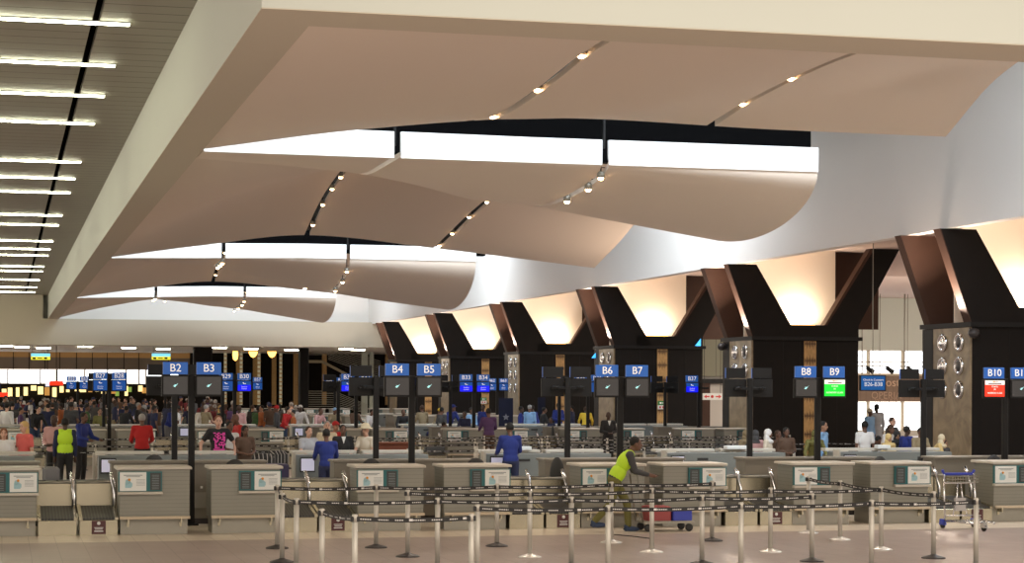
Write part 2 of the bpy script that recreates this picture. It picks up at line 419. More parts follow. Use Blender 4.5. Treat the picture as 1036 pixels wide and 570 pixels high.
def b_fn(yb, first=False):
    offs = list(B0_Z) if first else B_OFF; tab = list(B0_Z.values()) if first else B_Z
    def f(s, off):
        if not first: s0 = interp([3.35,8,12,17],[1.0,6,9,10], s); off = 29.6-(29.6-off)*(29.6-s0)/25.6
        # s: s in metres of X up to 17, stretched to the free edge
        xr = b_edge(off, first); xs = [3.35,6.2,9.6,13.9,xr]
        x = s if s < 13.9 else 13.9+(s-13.9)/(17-13.9)*(xr-13.9)
        col = [interp(offs, [r[k] for r in tab], off) for k in range(5)]
        return (x, yb+off, interp(xs, col, x))
    return f
bay_names = ['nearest','second','third','farthest']
FNS = []
for b in range(-1, 3):
    yb = 34.3+29.6*b
    e = empty('ceiling_shell', (3.35, yb+29.6, ZS))
    tag(e, 'broad curved ceiling shell sweeping down to the rooflight gap, %s of the row' % bay_names[b+1], 'ceiling shell', 'curved ceiling shells')
    e.location = (0,0,0)
    fb = b_fn(yb, b < 0); v0 = 10 if b < 0 else 4; first = b < 0
    if first: cuts = [3.36, 8.0, 8.16, 12.57, 12.73, 17.0]
    else: cuts = [3.36, 9.52, 9.70, 13.82, 13.98, 17.0]
    if yb+v0 < YI: v0 = YI+.02-yb
    vend = 29.6 if b < 2 else 28.0
    for i in (0,2,4): sheet(fb, cuts[i], cuts[i+1], v0, vend, 16, 44, .10, M['shell'], 'panel', e)
    # dark channel above each joint
    for i in (1,3):
        ch = lambda u, v, fb=fb: (fb(u,v)[0], fb(u,v)[1], fb(u,v)[2]+.16)
        sheet(ch, cuts[i]-.1, cuts[i+1]+.1, v0, vend, 1, 40, .03, M['black'], 'joint_channel', e)
    FNS.append((fb, first))
    if b >= 0:
        fin = empty('ceiling_fin'); tag(fin, 'drooping curved ceiling fin behind the rooflight gap, %s of three' % ['nearest','middle','farthest'][b], 'ceiling fin', 'ceiling fins')
        fa = a_fn(yb); cA = [3.37, 7.0, 7.14, 11.35, 11.49, 15.9]
        for i in (0,2,4):
            sheet(fa, cA[i], cA[i+1], 0, 2.4, 14, 40, .10, M['shell'], 'panel', fin)
            def ff(u, v, yb=yb): 
                q = q_of(u); return (u, yb+.15+2.45*q+.02, ZS+.29*q+v)
            mb = MB(); n = 12; vs = []
            for k in range(n+1):
                u = cA[i]+(cA[i+1]-cA[i])*k/n; h = .46
                for dy, dz in ((0,0),(0,h),(.1,h),(.1,.1)):
                    p = ff(u, 0); vs.append((p[0], p[1]+dy-.05, p[2]+dz-(.03 if dz < .05 else 0)))
            fs = [(0,1,2,3),(4*n+3,4*n+2,4*n+1,4*n)]
            for k in range(n):
                for q4 in range(4):
                    r4 = (q4+1)%4; fs.append((4*k+q4,4*k+4+q4,4*k+4+r4,4*k+r4))
            mb.add(vs, fs).build('fascia', M['white'], fin)
        MB().box(11.40,11.44,yb+2.66,yb+2.75,7.1,8.2).box(7.05,7.09,yb+1.76,yb+1.85,6.9,8.2).build('hanger', M['black'], fin)
        tb = MB().box(6.2, 16.9, yb+5.3, yb+5.7, 7.15, 8.9).build('roof_truss', mat('matt_black_steelwork', (.0035,.0035,.0038), .9, spec=.02))
        tag(tb, 'dark steel roof beam seen through the %s rooflight gap' % ['nearest','middle','farthest'][b], 'beam', 'dark beams above the gaps')

# spotlights set in the joints
sp = empty('spotlight')
MB().lathe([(.05,0),(.075,-.03),(.08,-.12),(.06,-.13)], n=14).build('housing', M['steelp'], sp)
MB().ell((0,0,-.13),(.062,.062,.05)).build('lamp', M['bulb'], sp)
MB().box(-.012,.012,-.012,.012,0,.3).box(-.13,.13,-.01,.01,.07,.085).build('stem', M['black'], sp)
T = tree(sp); nsp = 0
def spot_at(x, y, z, where):
    global nsp
    c = copy_tree(T); c.location = (x, y, z); nsp += 1
    tag(c, 'small warm ceiling spotlight, ' + where, 'spotlight', 'spotlights in the ceiling joints')
for b, (fb, first) in enumerate(FNS):
    yb = 34.3+29.6*(b-1)
    bn = bay_names[b]
    if first:
        for n_, off in enumerate((22.6, 25.0, 27.9)): p = fb(8.08, off); spot_at(p[0], p[1], p[2]+.16, 'nearest shell, slit nearer slatted ceiling, %s lamp' % ['front','middle','rear'][n_])
        for n_, off in enumerate((23.0, 25.8, 28.0)): p = fb(12.65, off); spot_at(p[0], p[1], p[2]+.16, 'nearest shell, slit nearer black pillars, %s lamp' % ['front','middle','rear'][n_])
    else:
        for n_, off in enumerate((22.0, 23.8, 25.9, 28.2)):
            p = fb(9.61, off); spot_at(p[0], p[1], p[2]+.05, '%s shell, slit nearer slatted ceiling, %s lamp' % (bn, ['front','second','third','rear'][n_]))
        for n_, off in enumerate((20.5, 23.4, 26.4, 28.8)):
            p = fb(13.9, off); spot_at(p[0], p[1], p[2]+.10, '%s shell, slit nearer black pillars, %s lamp' % (bn, ['front','second','third','rear'][n_]))
        fa = a_fn(yb)
        for n_, t in enumerate((.5, .9, 1.25)):
            if b == 1: break
            p = fa(7.07, t); spot_at(p[0], p[1], p[2]+.02, 'fin of %s shell, slit nearer slatted ceiling, %s lamp' % (bn, ['front','middle','rear'][n_]))
        for n_, t in enumerate((.35, .75, 1.2)):
            p = fa(11.42, t); spot_at(p[0], p[1], p[2]+.04, 'drooping fin in front of the %s shell, %s lamp' % (bn, ['front','middle','rear'][n_]))
drop(T)

# ------------------------------------------------------------------ black pillars with V supports
PW, PD, ZP = 3.7, 2.6, 4.08
def porthole(mb, mb2, y, z):
    mb.lathe([(.235,0),(.235,-.03),(.20,-.06),(.17,-.05),(.15,-.02)], c=(0,y,z), n=20, axis='x')
    mb2.ell((-.02,y,z),(.05,.15,.15))
def leaning(mb, x0, x1, x2, x3, z0, z1, y0, y1):        # parallelogram bar: bottom x0..x1, top x2..x3
    mb.prism([(x0,z0),(x1,z0),(x3,z1),(x2,z1)], 'y', y0, y1)
zig = []
pill = empty('pillar')
body = MB().box(.02, PW, 0, PD, 0, ZP-.12).build('core', M['blackpanel'], pill)
pj = MB()
for x in (1.05, 1.65, 2.25, 2.95): pj.box(x, x+.015, -.006, 0, 0, ZP-.15)
pj.build('panel_joint', M['black'], pill)
MB().box(-.08, PW+.1, -.12, PD+.1, ZP-.12, ZP).build('cornice', M['black'], pill)
MB().box(-.04, .02, 0, 2.0, 0, ZP-.13).build('stone_cladding', M['stone'], pill)
MB().box(-.05, .02, 2.0, PD, 0, ZP-.13).build('side_panel', M['black'], pill)
for i, y in enumerate((.55, 1.45)):
    for j, z in enumerate((3.58, 2.98, 2.37)):
        a = MB(); a2 = MB(); porthole(a, a2, 0, 0)
        o = a.build('porthole', M['silver'], pill, (-.04, y, z)); a2.build('dome', M['silver'] if i else M['basedark'], o)
MB().box(1.78, 2.2, -.03, 0, .0, ZP-.14).build('bamboo_strip', M['bamboo'], pill)
zb = MB(); random.seed(4)
for zc in (.9, 1.5, 2.1, 2.7, 3.3, 3.85):
    for i in range(7):
        x = 1.80+i*.055; h = [.10,.17,.12,.2,.14,.18,.09][i]
        zb.add([(x,-.034,zc),(x+.05,-.034,zc),(x+.02,-.034,zc+h)],[(0,1,2)]); zb.add([(x,-.034,zc),(x+.05,-.034,zc),(x+.02,-.034,zc-h)],[(0,2,1)])
    zb.box(1.79,2.19,-.036,-.03,zc-.012,zc+.012)
zb.build('zigzag_inlay', mat('dark_inlay', (.10,.05,.02), .6), pill)
ZT = 7.0
for nm, y0, y1, m in (('front_frame', -.02, .35, M['blackpanel']), ('rear_frame', 2.25, 2.62, M['brown'])):  # rear frame browner: uplight between the frames put into its colour
    f = MB().box(.9, PW, y0, y1, ZP, ZP+.38)
    leaning(f, 0, 1.55, -.85, .12, ZP, ZR, y0, y1)
    leaning(f, 2.58, PW, 4.25, 5.15, ZP+.38, ZT, y0, y1)
    f.build(nm, m, pill)
for nm, side in (('cheek', 0), ('cheek', 1)):
    f = MB()
    if side: f.prism([(2.50,ZP+.38),(2.60,ZP+.38),(4.27,ZT),(4.12,ZT)], 'y', -.02, .35)
    else: f.prism([(-.03,ZP),(.0,ZP),(-.85,ZR),(-.88,ZR)], 'y', -.02, .35)
    f.build('cheek', M['brown'], pill)
gl = MB().prism([(.2,ZP),(2.8,ZP),(3.45,5.0),(3.45,ZT),(.2,ZT)], 'y', 1.3, 1.33)
gl.build('frosted_glass', M['frost'], pill)
MB().box(3.45, 5.3, 1.9, 1.95, 4.4, ZT).build('brown_panel', M['brown'], pill)
up = MB().box(1.5, 2.5, .75, 1.0, ZP+.3, ZP+.42).build('uplight', M['bulbsoft'], pill)
T = tree(pill)
P0, PP, PX = 44.9, 14.85, 23.5
for k in range(6):
    c = copy_tree(T); c.location = (PX, P0+PP*k, 0)
    lab = ['beside the B10 and B11 boards','behind the B8 and B9 boards','behind the B6 and B7 boards','fourth along from the B10 sign','fifth along from the B10 sign','farthest of the row']
    tag(c, 'black clad pillar with V shaped roof struts, '+lab[k], 'pillar', 'black pillars with V struts')
    for dx, pw in ((2.0, 75),):
        l = bpy.data.lights.new('strut_uplight', 'AREA'); l.shape = 'RECTANGLE'; l.size = 1.0; l.size_y = .25; l.energy = pw; l.color = (1, .80, .62)
        o = bpy.data.objects.new('strut_uplight', l); COL.objects.link(o); o.location = (PX+dx, P0+PP*k+.85, ZP+.45); o.rotation_euler = (radians(180-14),0,0)
drop(T)

# ------------------------------------------------------------------ concourse wall behind the pillars
YW = 92.0
def wall_piece(x0,x1,z0,z1,m,name,y=YW,t=.3): return struct(MB().box(x0,x1,y,y+t,z0,z1).build(name, m))
wall_piece(32, 62, 4.35, 7.0, M['cream'], 'wall_concourse')
wall_piece(32, 62, 3.05, 3.15, M['rail'], 'trim_1', YW-.1)
wall_piece(32, 62, 1.75, 3.05, M['ribwood'], 'wall_fascia')
wall_piece(32, 62, 0, .25, M['counter'], 'trim_2')
random.seed(2)
x = 36.0; n = 0
while x < 58:
    wd = 1.15+random.random()*.9
    g = empty('window_%d' % (n+1), (x, YW, 0)); struct(g)
    MB().box(.08, wd-.08, .1, .13, 3.2, 4.3).box(.08, wd-.08, .1, .13, .3, 1.7).build('glass', M['daylit'], g)
    MB().box(0,.08,0,.25,3.15,4.35).box(0,.08,0,.25,.25,1.75).box(0,wd,0,.2,3.72,3.77).build('frame', M['rail'], g)
    x += wd; n += 1
for i,(px, t) in enumerate(((872,0),(890,0),(915,0),(918,0))):
    tag(MB().tube([(X_at(px,88),88,3.1),(X_at(px,88),88,7.0)], .02 if i%2 else .035).build('hanging_rod', M['steelp']), ['thin steel rod hanging right of the B9 screen','steel rod hanging above the blue counters sign','thick steel rod hanging before the cream wall','thin steel rod hanging before the cream wall'][i], 'rod', 'rods before the cream wall')
for i, px in enumerate((877, 897, 918)):
    g = empty('spotlight', (X_at(px,91.75), 91.75, 3.45)); tag(g, 'black track spotlight over the brown shop boards, %s one' % ['first','middle','last'][i], 'spotlight', 'track spotlights over the shop')
    MB().tube([(0,0,0),(.35,0,-.22)], [.1,.13]).build('housing', M['black'], g)
    MB().box(-.02,.02,-.02,.08,0,.1).build('bracket', M['black'], g)
shop = struct(MB().box(X_at(868,91.8), X_at(935,91.8), 91.8, 91.9, 3.5, 3.56).build('trim_3', M['steelp']))
so = empty('shop_lettering', (X_at(903,91.9), 91.992, 2.7)); tag(so, 'pale raised shop lettering on the brown boards behind the counters', 'lettering')
text('Toost', .62, mat('pale_letter', (.62,.42,.28), .5), so, (-.3,0,0)); text('OPERIA', .5, mat('pale_letter2', (.4,.26,.17), .5), so, (-.3,0,-.66)); text('MONTUNO', .24, mat('pale_letter2',(0,0,0)), so, (-.3,0,-.9))
# olive shop front seen between the pillars
YO = 86
xo = X_at(708, YO)
struct(MB().box(xo, X_at(741,YO), YO, YO+.3, Z_at(720,381,YO), Z_at(720,338,YO)).build('wall_shop', M['olive']))
struct(MB().box(xo, X_at(745,YO), YO+.4, YO+.6, 0, 7.0).build('wall_shop_back', mat('pale_shop_wall', (.55,.52,.48), .8)))
struct(MB().box(xo, X_at(745,YO), YO-.05, YO+.1, Z_at(720,336,YO), Z_at(720,333.5,YO)).build('trim_4', M['black']))
struct(MB().box(xo, X_at(745,YO), YO-.05, YO+.1, Z_at(720,388,YO), Z_at(720,383.5,YO)).build('trim_5', M['black']))
struct(MB().box(xo, X_at(718.5,YO), YO, YO+.3, 0, Z_at(720,388,YO)).build('wall_shop_dark', M['brown']))
g = empty('exit_sign', (X_at(721,YO-2), YO-2, Z_at(721,401.5,YO-2))); tag(g, 'white hanging sign with red arrows between two black pillars', 'sign')
MB().box(-.47,.47,0,.06,-.15,.15).build('board', M['card'], g); MB().box(-.4,-.38,.02,.04,.15,7-g.location.z).box(.38,.4,.02,.04,.15,7-g.location.z).build('hanger', M['black'], g)
ar = MB()
for s in (-1,1): ar.prism([(s*.42,0),(s*.30,.09),(s*.30,.03),(s*.15,.03),(s*.15,-.03),(s*.30,-.03),(s*.30,-.09)], 'y', -.01, 0)
ar.lathe([(.07,-.01),(.07,0)], c=(-.02,0,0), n=12, axis='y').build('arrows', M['red'], g)

# ------------------------------------------------------------------ far end under the low ceiling
YB = 150.0
def far(px0, px1, py0, py1, m, name='wall_back', Y=YB, t=.2):
    return struct(MB().box(X_at(px0,Y), X_at(px1,Y), Y, Y+t, max(0,Z_at((px0+px1)/2,py1,Y)), Z_at((px0+px1)/2,py0,Y)).build(name, m))
far(-12, 192, 348, 362, M['tan']); far(-12, 192, 362, 374, mat('taupe_far_band', (.20,.15,.11), .6))
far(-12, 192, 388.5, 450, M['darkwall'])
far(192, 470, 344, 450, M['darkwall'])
n = 1
for a, b_ in ((-10,7),(8,40),(41,53),(58,84),(86,108),(109,121),(128,139),(141,146),(148,163),(165,190)):
    y1 = 387 if n % 2 else 388
    g = empty('window_%d' % (40+n), (X_at(a,YB),YB,0)); struct(g)
    wd = X_at(b_,YB)-X_at(a,YB)
    MB().box(0,wd,.05,.1,Z_at(a,y1,YB),Z_at(a,374.5,YB)).build('glass', M['daylit'], g)
    MB().box(-.05,.04,0,.1,Z_at(a,389,YB),Z_at(a,374,YB)).build('frame', M['black'], g)
    n += 1
# thin hanger lines on the tan band
ln = MB()
for px in (13,29,45,60,77,93,108,125,140,170): ln.box(X_at(px,YB-.05),X_at(px,YB-.05)+.05,YB-.06,YB,Z_at(px,374,YB),Z_at(px,352,YB))
struct(ln.build('trim_6', M['black'])); struct(MB().box(X_at(-10,YB-.1),X_at(190,YB-.1),YB-.12,YB,Z_at(90,357,YB),Z_at(90,356.4,YB)).build('trim_7', M['rail']))
random.seed(11)
for i in range(26):
    px = 2+i*7.2+random.uniform(-2,2); wd = random.uniform(3,6); y0 = 391+random.uniform(-1,3)
    g = MB().box(X_at(px,149.7), X_at(px+wd,149.7), 149.7, 150, Z_at(px,y0+random.uniform(5,10),149.7), Z_at(px,y0,149.7))
    o = g.build('shelf_light', random.choice([M['warmlit'],M['warmlit'],mat('green_shop_light',(.4,.6,.1),.5,emit=(.35,.55,.12),es=.4),mat('amber_shop_light',(.8,.4,.1),.5,emit=(.7,.35,.08),es=.5)]))
    tag(o, 'small lit shop display panel at the far end of the hall', 'lit display', 'lit shop displays at the far end')
# vertical light columns and bamboo strips on the dark wall
for i, px in enumerate((228, 244, 262, 284)):
    g = empty('light_column', (X_at(px,148.5),148.5,0)); tag(g, 'slim glittering wall light column on the dark far wall, %s of four' % ['first','second','third','fourth'][i], 'wall light', 'light columns on the far wall')
    mb = MB(); z0 = Z_at(px,410,148.5); z1 = Z_at(px,354,148.5)
    mb.box(-.1,.1,0,.1,z0,z1).build('panel', mat('pearl_panel',(.45,.42,.33),.3,emit=(.6,.55,.35),es=.30), g)
    m2 = MB(); z = z0+.1
    while z < z1-.2: m2.box(-.12,.12,-.03,0,z,z+.1); z += .32
    m2.build('slats', M['tan'], g)
for i, px in enumerate((239, 256, 275, 297, 326, 390, 447)):
    tag(MB().box(X_at(px,148.8),X_at(px,148.8)+.34,148.8,148.95,1,4.9).build('bamboo_strip', M['bamboo']), 'tall bamboo clad strip on the dark far wall', 'wall strip', 'bamboo strips on the far wall')
for i, (px, py) in enumerate(((238,357),(256,357.5),(275,355.5))):
    g = empty('wall_lamp', (X_at(px,140),140,4.9)); tag(g, 'glowing amber lamp under the far ceiling, %s of three' % ['first','second','third'][i], 'lamp', 'amber lamps under the far ceiling')
    MB().lathe([(.32,-.02),(.29,-.18),(.18,-.38),(.05,-.46)] if i else [(.18,-.02),(.2,-.3),(.15,-.6),(.04,-.7)], n=14).build('shade', M['bulbsoft'], g)
    MB().lathe([(.33,0),(.33,-.03)], n=14).build('rim', M['black'], g)
for i, (px, wd) in enumerate(((205.5, 19), (308, 9), (420,7))):
    Y = 127
    o = MB().bbox(X_at(px-wd/2,Y), X_at(px+wd/2,Y), Y, Y+.8, 0, 4.9, .05).build('column', M['blackpanel'])
    tag(o, ['broad black column above the B3 board','slim black column beside the staircase','slim black column above the B5 board'][i], 'column')
# staircase
g = empty('staircase', (X_at(316,140),140,0)); tag(g, 'far staircase with pale horizontal railings beside the black column', 'staircase')
Xs = X_at(316,140); 
r = MB()
for px0, py0, px1, py1 in ((312,352,340,352),(312,362,340,362)): pass
def rl(a, b_): 
    return [(X_at(a[0],140)-Xs, 0, Z_at(*a,140)), (X_at(b_[0],140)-Xs, 0, Z_at(*b_,140))]
for k in range(9): r.tube(rl((332+0,350+k*1.7),(385,352+k*2.0+14)), .018, 6)
for k in range(4): r.tube(rl((312,350+k*3),(338,350+k*3)), .018, 6)
for k in range(9): r.tube(rl((312,396+k*2.2),(340,396+k*2.2)), .02, 6)
for k in range(8): r.tube(rl((340,397+k*2.0),(372,410+k*1.2)), .02, 6)
r.build('railing', mat('pale_rail', (.45,.42,.36), .4), g)
r = MB()
a = rl((326,366),(360,384)); r.prism([(a[0][0],a[0][2]+.1),(a[1][0],a[1][2]+.1),(a[1][0],a[1][2]-.1),(a[0][0],a[0][2]-.1)],'y',0,.2)
a = rl((312,366),(326,366)); r.box(a[0][0],a[1][0],0,.2,a[0][2]-.1,a[0][2]+.1)
r.build('stringer', mat('tan_stringer', (.30,.24,.15), .5), g)
st = MB()
for k in range(12):
    p = rl((334+k*4.2,362+k*2.6),(338,380)); st.box(p[0][0],p[0][0]+.3,.1,.8,p[0][2]-.12,p[0][2])
st.build('steps', M['darkwall'], g)
MB().box(X_at(366,141)-Xs,X_at(372,141)-Xs,1,1.2,0,4.9).box(X_at(374,141)-Xs,X_at(378,141)-Xs,1,1.2,0,4.9).box(X_at(412,141)-Xs,X_at(416,141)-Xs,1,1.2,0,4.9).box(X_at(422,141)-Xs,X_at(424,141)-Xs,1,1.2,0,4.9).build('pale_mullion', M['cream'], g)
# far ceiling lights
for i, px in enumerate((5, 22, 44, 86, 130, 165, 222, 254, 295, 350, 362, 420, 428)):
    Y = 128+ (i%3)*3
    o = MB().box(X_at(px,Y)-.45, X_at(px,Y)+.45, Y-.15, Y+.15, 4.84, 4.9).build('ceiling_light', M['tube'])
    tag(o, 'short flat ceiling light in the low far ceiling', 'ceiling light', 'ceiling lights in the far hall')
# hanging wayfinding signs
for i, px in enumerate((41, 163)):
    Y = 127; g = empty('wayfinding_sign', (X_at(px,Y),Y,Z_at(px,361,Y))); tag(g, 'lit blue and yellow hanging wayfinding sign %s' % ['above the far crowd','beside the B2 board'][i], 'sign')
    MB().box(-.58,.58,0,.12,.0,.2).build('blue_panel', mat('lit_sky_blue',(.1,.5,.7),.5,emit=(.25,.75,.95),es=1.0), g)
    MB().box(-.58,.58,0,.12,-.2,.0).build('yellow_panel', mat('lit_yellow',(.8,.7,.05),.5,emit=(.95,.85,.05),es=1.0), g)
    MB().box(-.5,-.3,-.02,0,-.17,-.05).box(-.2,.1,-.02,0,-.14,-.07).box(.2,.4,-.02,0,-.16,-.04).build('print', M['black'], g)
    MB().box(-.5,-.48,.04,.06,.2,4.9-g.location.z).box(.48,.5,.04,.06,.2,4.9-g.location.z).build('hanger', M['black'], g)
for i, (px, py, wd, c) in enumerate(((57,388,14,'scrred'),(3,399.5,10,'scrred'),(48,389,4,'scrwhite'))):
    Y = 128; o = MB().bbox(X_at(px-wd/2,Y),X_at(px+wd/2,Y),Y,Y+.1,Z_at(px,py+2.2,Y),Z_at(px,py-2.2,Y),.01).build('lit_sign', M[c]); MB().box(X_at(px,Y)-.02,X_at(px,Y)+.02,Y+.1,Y+.14,Z_at(px,py+2.2,Y) if i != 1 else 0,4.9 if i != 1 else Z_at(px,py,Y)).build('support', M['black'], o)
    tag(o, ['red lit sign high over the far crowd','red lit sign at the edge of the far crowd','small white lit sign beside a red one'][i], 'lit sign')
# concourse gate sign
Y = 52; g = empty('counters_sign', (X_at(883.5,Y),Y,Z_at(883.5,387.8,Y))); tag(g, 'blue hanging sign for check-in counters B26 to B38', 'sign')
MB().bbox(-.37,.37,0,.08,-.20,.20,.01).build('board', mat('mid_blue_sign',(.01,.09,.30),.4,emit=(.01,.12,.40),es=.5), g)
MB().box(-.40,.40,.01,.09,.20,.225).box(-.40,.40,.01,.09,-.225,-.20).box(-.40,-.37,.01,.09,-.2,.2).box(.37,.40,.01,.09,-.2,.2).build('frame', M['black'], g)
text('Check-in Counters', .082, M['lettering'], g, (.0,-.012,.09)); text('B26-B38', .165, M['lettering'], g, (.0,-.012,-.04))
MB().box(-.01,.01,.03,.05,.2,7-g.location.z).build('hanger', M['steelp'], g)
def dirsign(px, py, Y, txt, lab):
    g = empty('exit_notice', (X_at(px,Y),Y,Z_at(px,py,Y))); tag(g, lab, 'sign')
    MB().box(-.16,.16,0,.02,0,.16).build('green_panel', M['green'], g); MB().box(-.16,.16,0,.02,-.17,-.01).build('white_panel', M['card'], g)
    a = MB().prism([(-.1,.08),(-.03,.12),(-.03,.09),(.1,.09),(.1,.07),(-.03,.07),(-.03,.04)],'y',-.01,0); a.build('arrow', M['lettering'], g)
    MB().box(-.1,-.03,-.01,0,-.13,-.05).box(.03,.1,-.01,0,-.13,-.05).build('red_marks', M['red'], g)
dirsign(489.5,405.5,P0+PP*4-.1,'','green and white exit notice on the bamboo strip beyond the B34 board')
dirsign(669.5,410,P0+PP*2-.1,'','green and white exit notice on the bamboo strip right of the B7 board')
for i,(px,py,Y) in enumerate(((601.5,359,P0+PP*2+2.4),(706,347,P0+PP*2-.12))):
    o = MB().prism([(-.12,-.14),(.12,-.14),(.12,.16)],'y',0,.05).build('lit_sign', mat('cyan_lit',(.1,.5,.9),.5,emit=(.05,.45,1),es=1.4), None, (X_at(px,Y),Y,Z_at(px,py,Y)))
    tag(o, ['small cyan lit sign left of the pillar behind B6','small cyan lit sign right of the pillar behind B7'][i], 'lit sign')
for i,(px,py) in enumerate(((730,351),(985,337))):
    Y = (62.1, 44.72)[i]; g = empty('security_camera', (X_at(px,Y),Y,Z_at(px,py,Y))); tag(g, 'dark dome security camera on the pillar %s' % ['left of the B8 board','above the B10 board'][i], 'camera')
    MB().ell((0,0,0),(.15,.15,.13)).build('dome', M['basedark'], g); MB().box(-.02,.12,-.03,.2,.05,.12).build('bracket', M['black'], g)

# ------------------------------------------------------------------ check-in counter furniture
U = 3.87; XC = 3.12
def desk(mir):
    """front desk, faces -Y; x 0..1.13 from pole side outwards, mirrored when mir"""
    e = empty('checkin_desk')
    s = -1 if mir else 1
    def bx(mb, x0, x1, *a, bev=None):
        x0, x1 = sorted((s*x0, s*x1)); return mb.bbox(x0, x1, *a, bev) if bev else mb.box(x0, x1, *a)
    bx(MB(), .0, 1.12, 0, .75, .26, 1.05, bev=.012).build('body', M['ribs'], e)
    bx(MB(), -.03, 1.17, -.04, .80, 1.05, 1.095, bev=.012).build('desk_top', M['counter'], e)
    bx(MB(), .03, 1.10, .10, .75, 0, .26).build('plinth', M['steelp'], e)
    r = bx(MB(), .0, 1.12, -.09, -.05, .255, .30, bev=.008).build('kick_rail', M['rail'], e)
    for x in (.14, .98): b = MB(); bx(b, x-.012, x+.012, -.07, .1, .18, .26); bx(b, x-.02, x+.02, .08, .1, .12, .20); b.build('bracket', M['steel'], r)
    p = bx(MB(), .45, 1.14, -.05, 0, .70, 1.02).build('notice_panel', M['teal'], e)
    c0, c1 = (.70, 1.10)
    bx(MB(), c0, c1+.02, -.058, -.05, .71, 1.01).build('poster', M['card'], p)
    pr = MB(); 
    bx(pr, .76, 1.06, -.062, -.058, .955, .968); bx(pr, .80, 1.02, -.062, -.058, .935, .945)
    for k in range(5): 
        a0 = .93 if not mir else .72
        bx(pr, a0, a0+.14, -.062, -.058, .80+.022*k, .806+.022*k)
    pr.build('print', M['ink'], p)
    cx = s*(.82 if not mir else .98)
    MB().box(cx-.055,cx+.045,-.062,-.058,.76,.85).box(cx+.045,cx+.06,-.062,-.058,.78,.84).lathe([(.04,-.062),(.04,-.058)],c=(cx-.01,0,.86),n=14,axis='y').build('bag_drawing', M['inkblue'], p)
    MB().lathe([(.022,-.064),(.022,-.061)],c=(cx+.01,0,.89),n=10,axis='y').build('orange_mark', M['inkorange'], p)
    if mir: MB().box(-.64,-.47,-.06,-.05,.72,1.0).build('slate_text_panel', M['slate'], p)
    else: bx(MB(), .47, .64, -.06, -.05, .72, 1.0).build('slate_text_panel', M['slate'], p)
    st = MB()
    for k in range(9): bx(st, .50, .61, -.063, -.06, .74+.027*k, .746+.027*k)
    st.build('small_text', M['ink'], p)
    bx(MB(), .44, 1.15, -.09, 0, .655, .695, bev=.008).build('ledge', M['counter'], e)
    return e
dR = tree(desk(False)); dL = tree(desk(True))

def weigher():
    e = empty('weighing_belt')
    W = .62
    MB().bbox(.01, W-.01, 0, .9, 0, .245, .006).build('base_box', M['steel'], e)
    MB().prism([(-.0,.245),(.0,.285),(1.05,.44),(1.05,.30)], 'x', .0, .055).prism([(-.0,.245),(.0,.285),(1.05,.44),(1.05,.30)], 'x', W-.055, W).build('side_rail', M['steel'], e)
    MB().prism([(.01,.25),(.01,.275),(1.05,.42),(1.05,.30)], 'x', .055, W-.055).build('belt', M['ridge'], e)
    MB().box(.0, W, 1.06, 1.10, .30, .79).build('back_plate', M['steel'], e)
    rr = MB(); rr.lathe([(.03,0.0),(.03,W)], c=(0,1.08,.80), n=10, axis='x'); rr.build('roller', M['steelp'], e)
    g = MB(); g.tube([(W-.03,.75,.33),(W-.03,.78,.60),(W-.05,.86,.85),(W-.07,.95,.96)], [.03,.034,.036,.03], 8); g.build('guard_bar', M['silver'], e)
    return e
wg = weigher(); wT = tree(wg)
def notice(parent):
    n_ = MB().box(.20,.42,-.012,0,.02,.235).build('notice', M['maroon'], parent)
    MB().lathe([(.028,-.016),(.028,-.012)],c=(.31,0,.195),n=10,axis='y').box(.24,.38,-.016,-.012,.12,.13).box(.25,.37,-.016,-.012,.095,.105).box(.24,.38,-.016,-.012,.06,.075).build('print', M['card'], n_)
def cabinet():
    e = empty('agent_cabinet')
    MB().bbox(-1.3, 1.36, 0, .5, .1, 1.06, .01).build('body', M['taupe'], e)
    MB().box(-1.28,1.34,.04,.46,0,.1).build('plinth', M['basedark'], e)
    MB().bbox(-1.33,1.39,-.03,.55,1.06,1.10,.01).build('worktop', M['taupe'], e)
    p = MB().box(-.1,.32,-.012,0,.28,.55).build('access_panel', M['steelp'], e); 
    MB().box(.02,.08,-.02,-.012,.88,.97).box(.22,.26,-.02,-.012,.62,.66).build('socket', M['card'], e)
    return e
cT = tree(cabinet())
def rear_unit():
    e = empty('rear_counter')
    MB().bbox(-1.3,1.36,0,.60,.42,1.03,.006).build('grey_panel', M['greyblue'], e)
    MB().box(-1.26,1.32,.05,.90,0,.95).build('carcass', M['taupe'], e)
    MB().bbox(-1.33,.0,.62,.95,1.04,1.10,.012).bbox(.12,1.39,.62,.95,1.04,1.10,.012).build('desk_top', M['counter'], e)
    s = MB().box(-.62,-.38,-.012,0,.88,.93).box(.55,.80,-.012,0,.80,.93).build('slot', M['rubber'], e)
    MB().box(-1.42,-1.38,-.3,0,.3,1.1).box(-1.42,-1.2,-.3,-.26,1.06,1.1).box(-1.42,-1.38,-.3,-.26,0,1.1).build('side_frame', M['counter'], e)
    mo = MB().bbox(-1.28,-.98,-.25,-.2,.70,1.0,.01).build('monitor', M['rubber'], e)
    MB().box(-1.26,-1.0,-.255,-.25,.73,.97).build('screen', mat('pale_screen',(.5,.5,.6),.4,emit=(.5,.5,.68),es=.35), mo)
    return e
rT = tree(rear_unit())

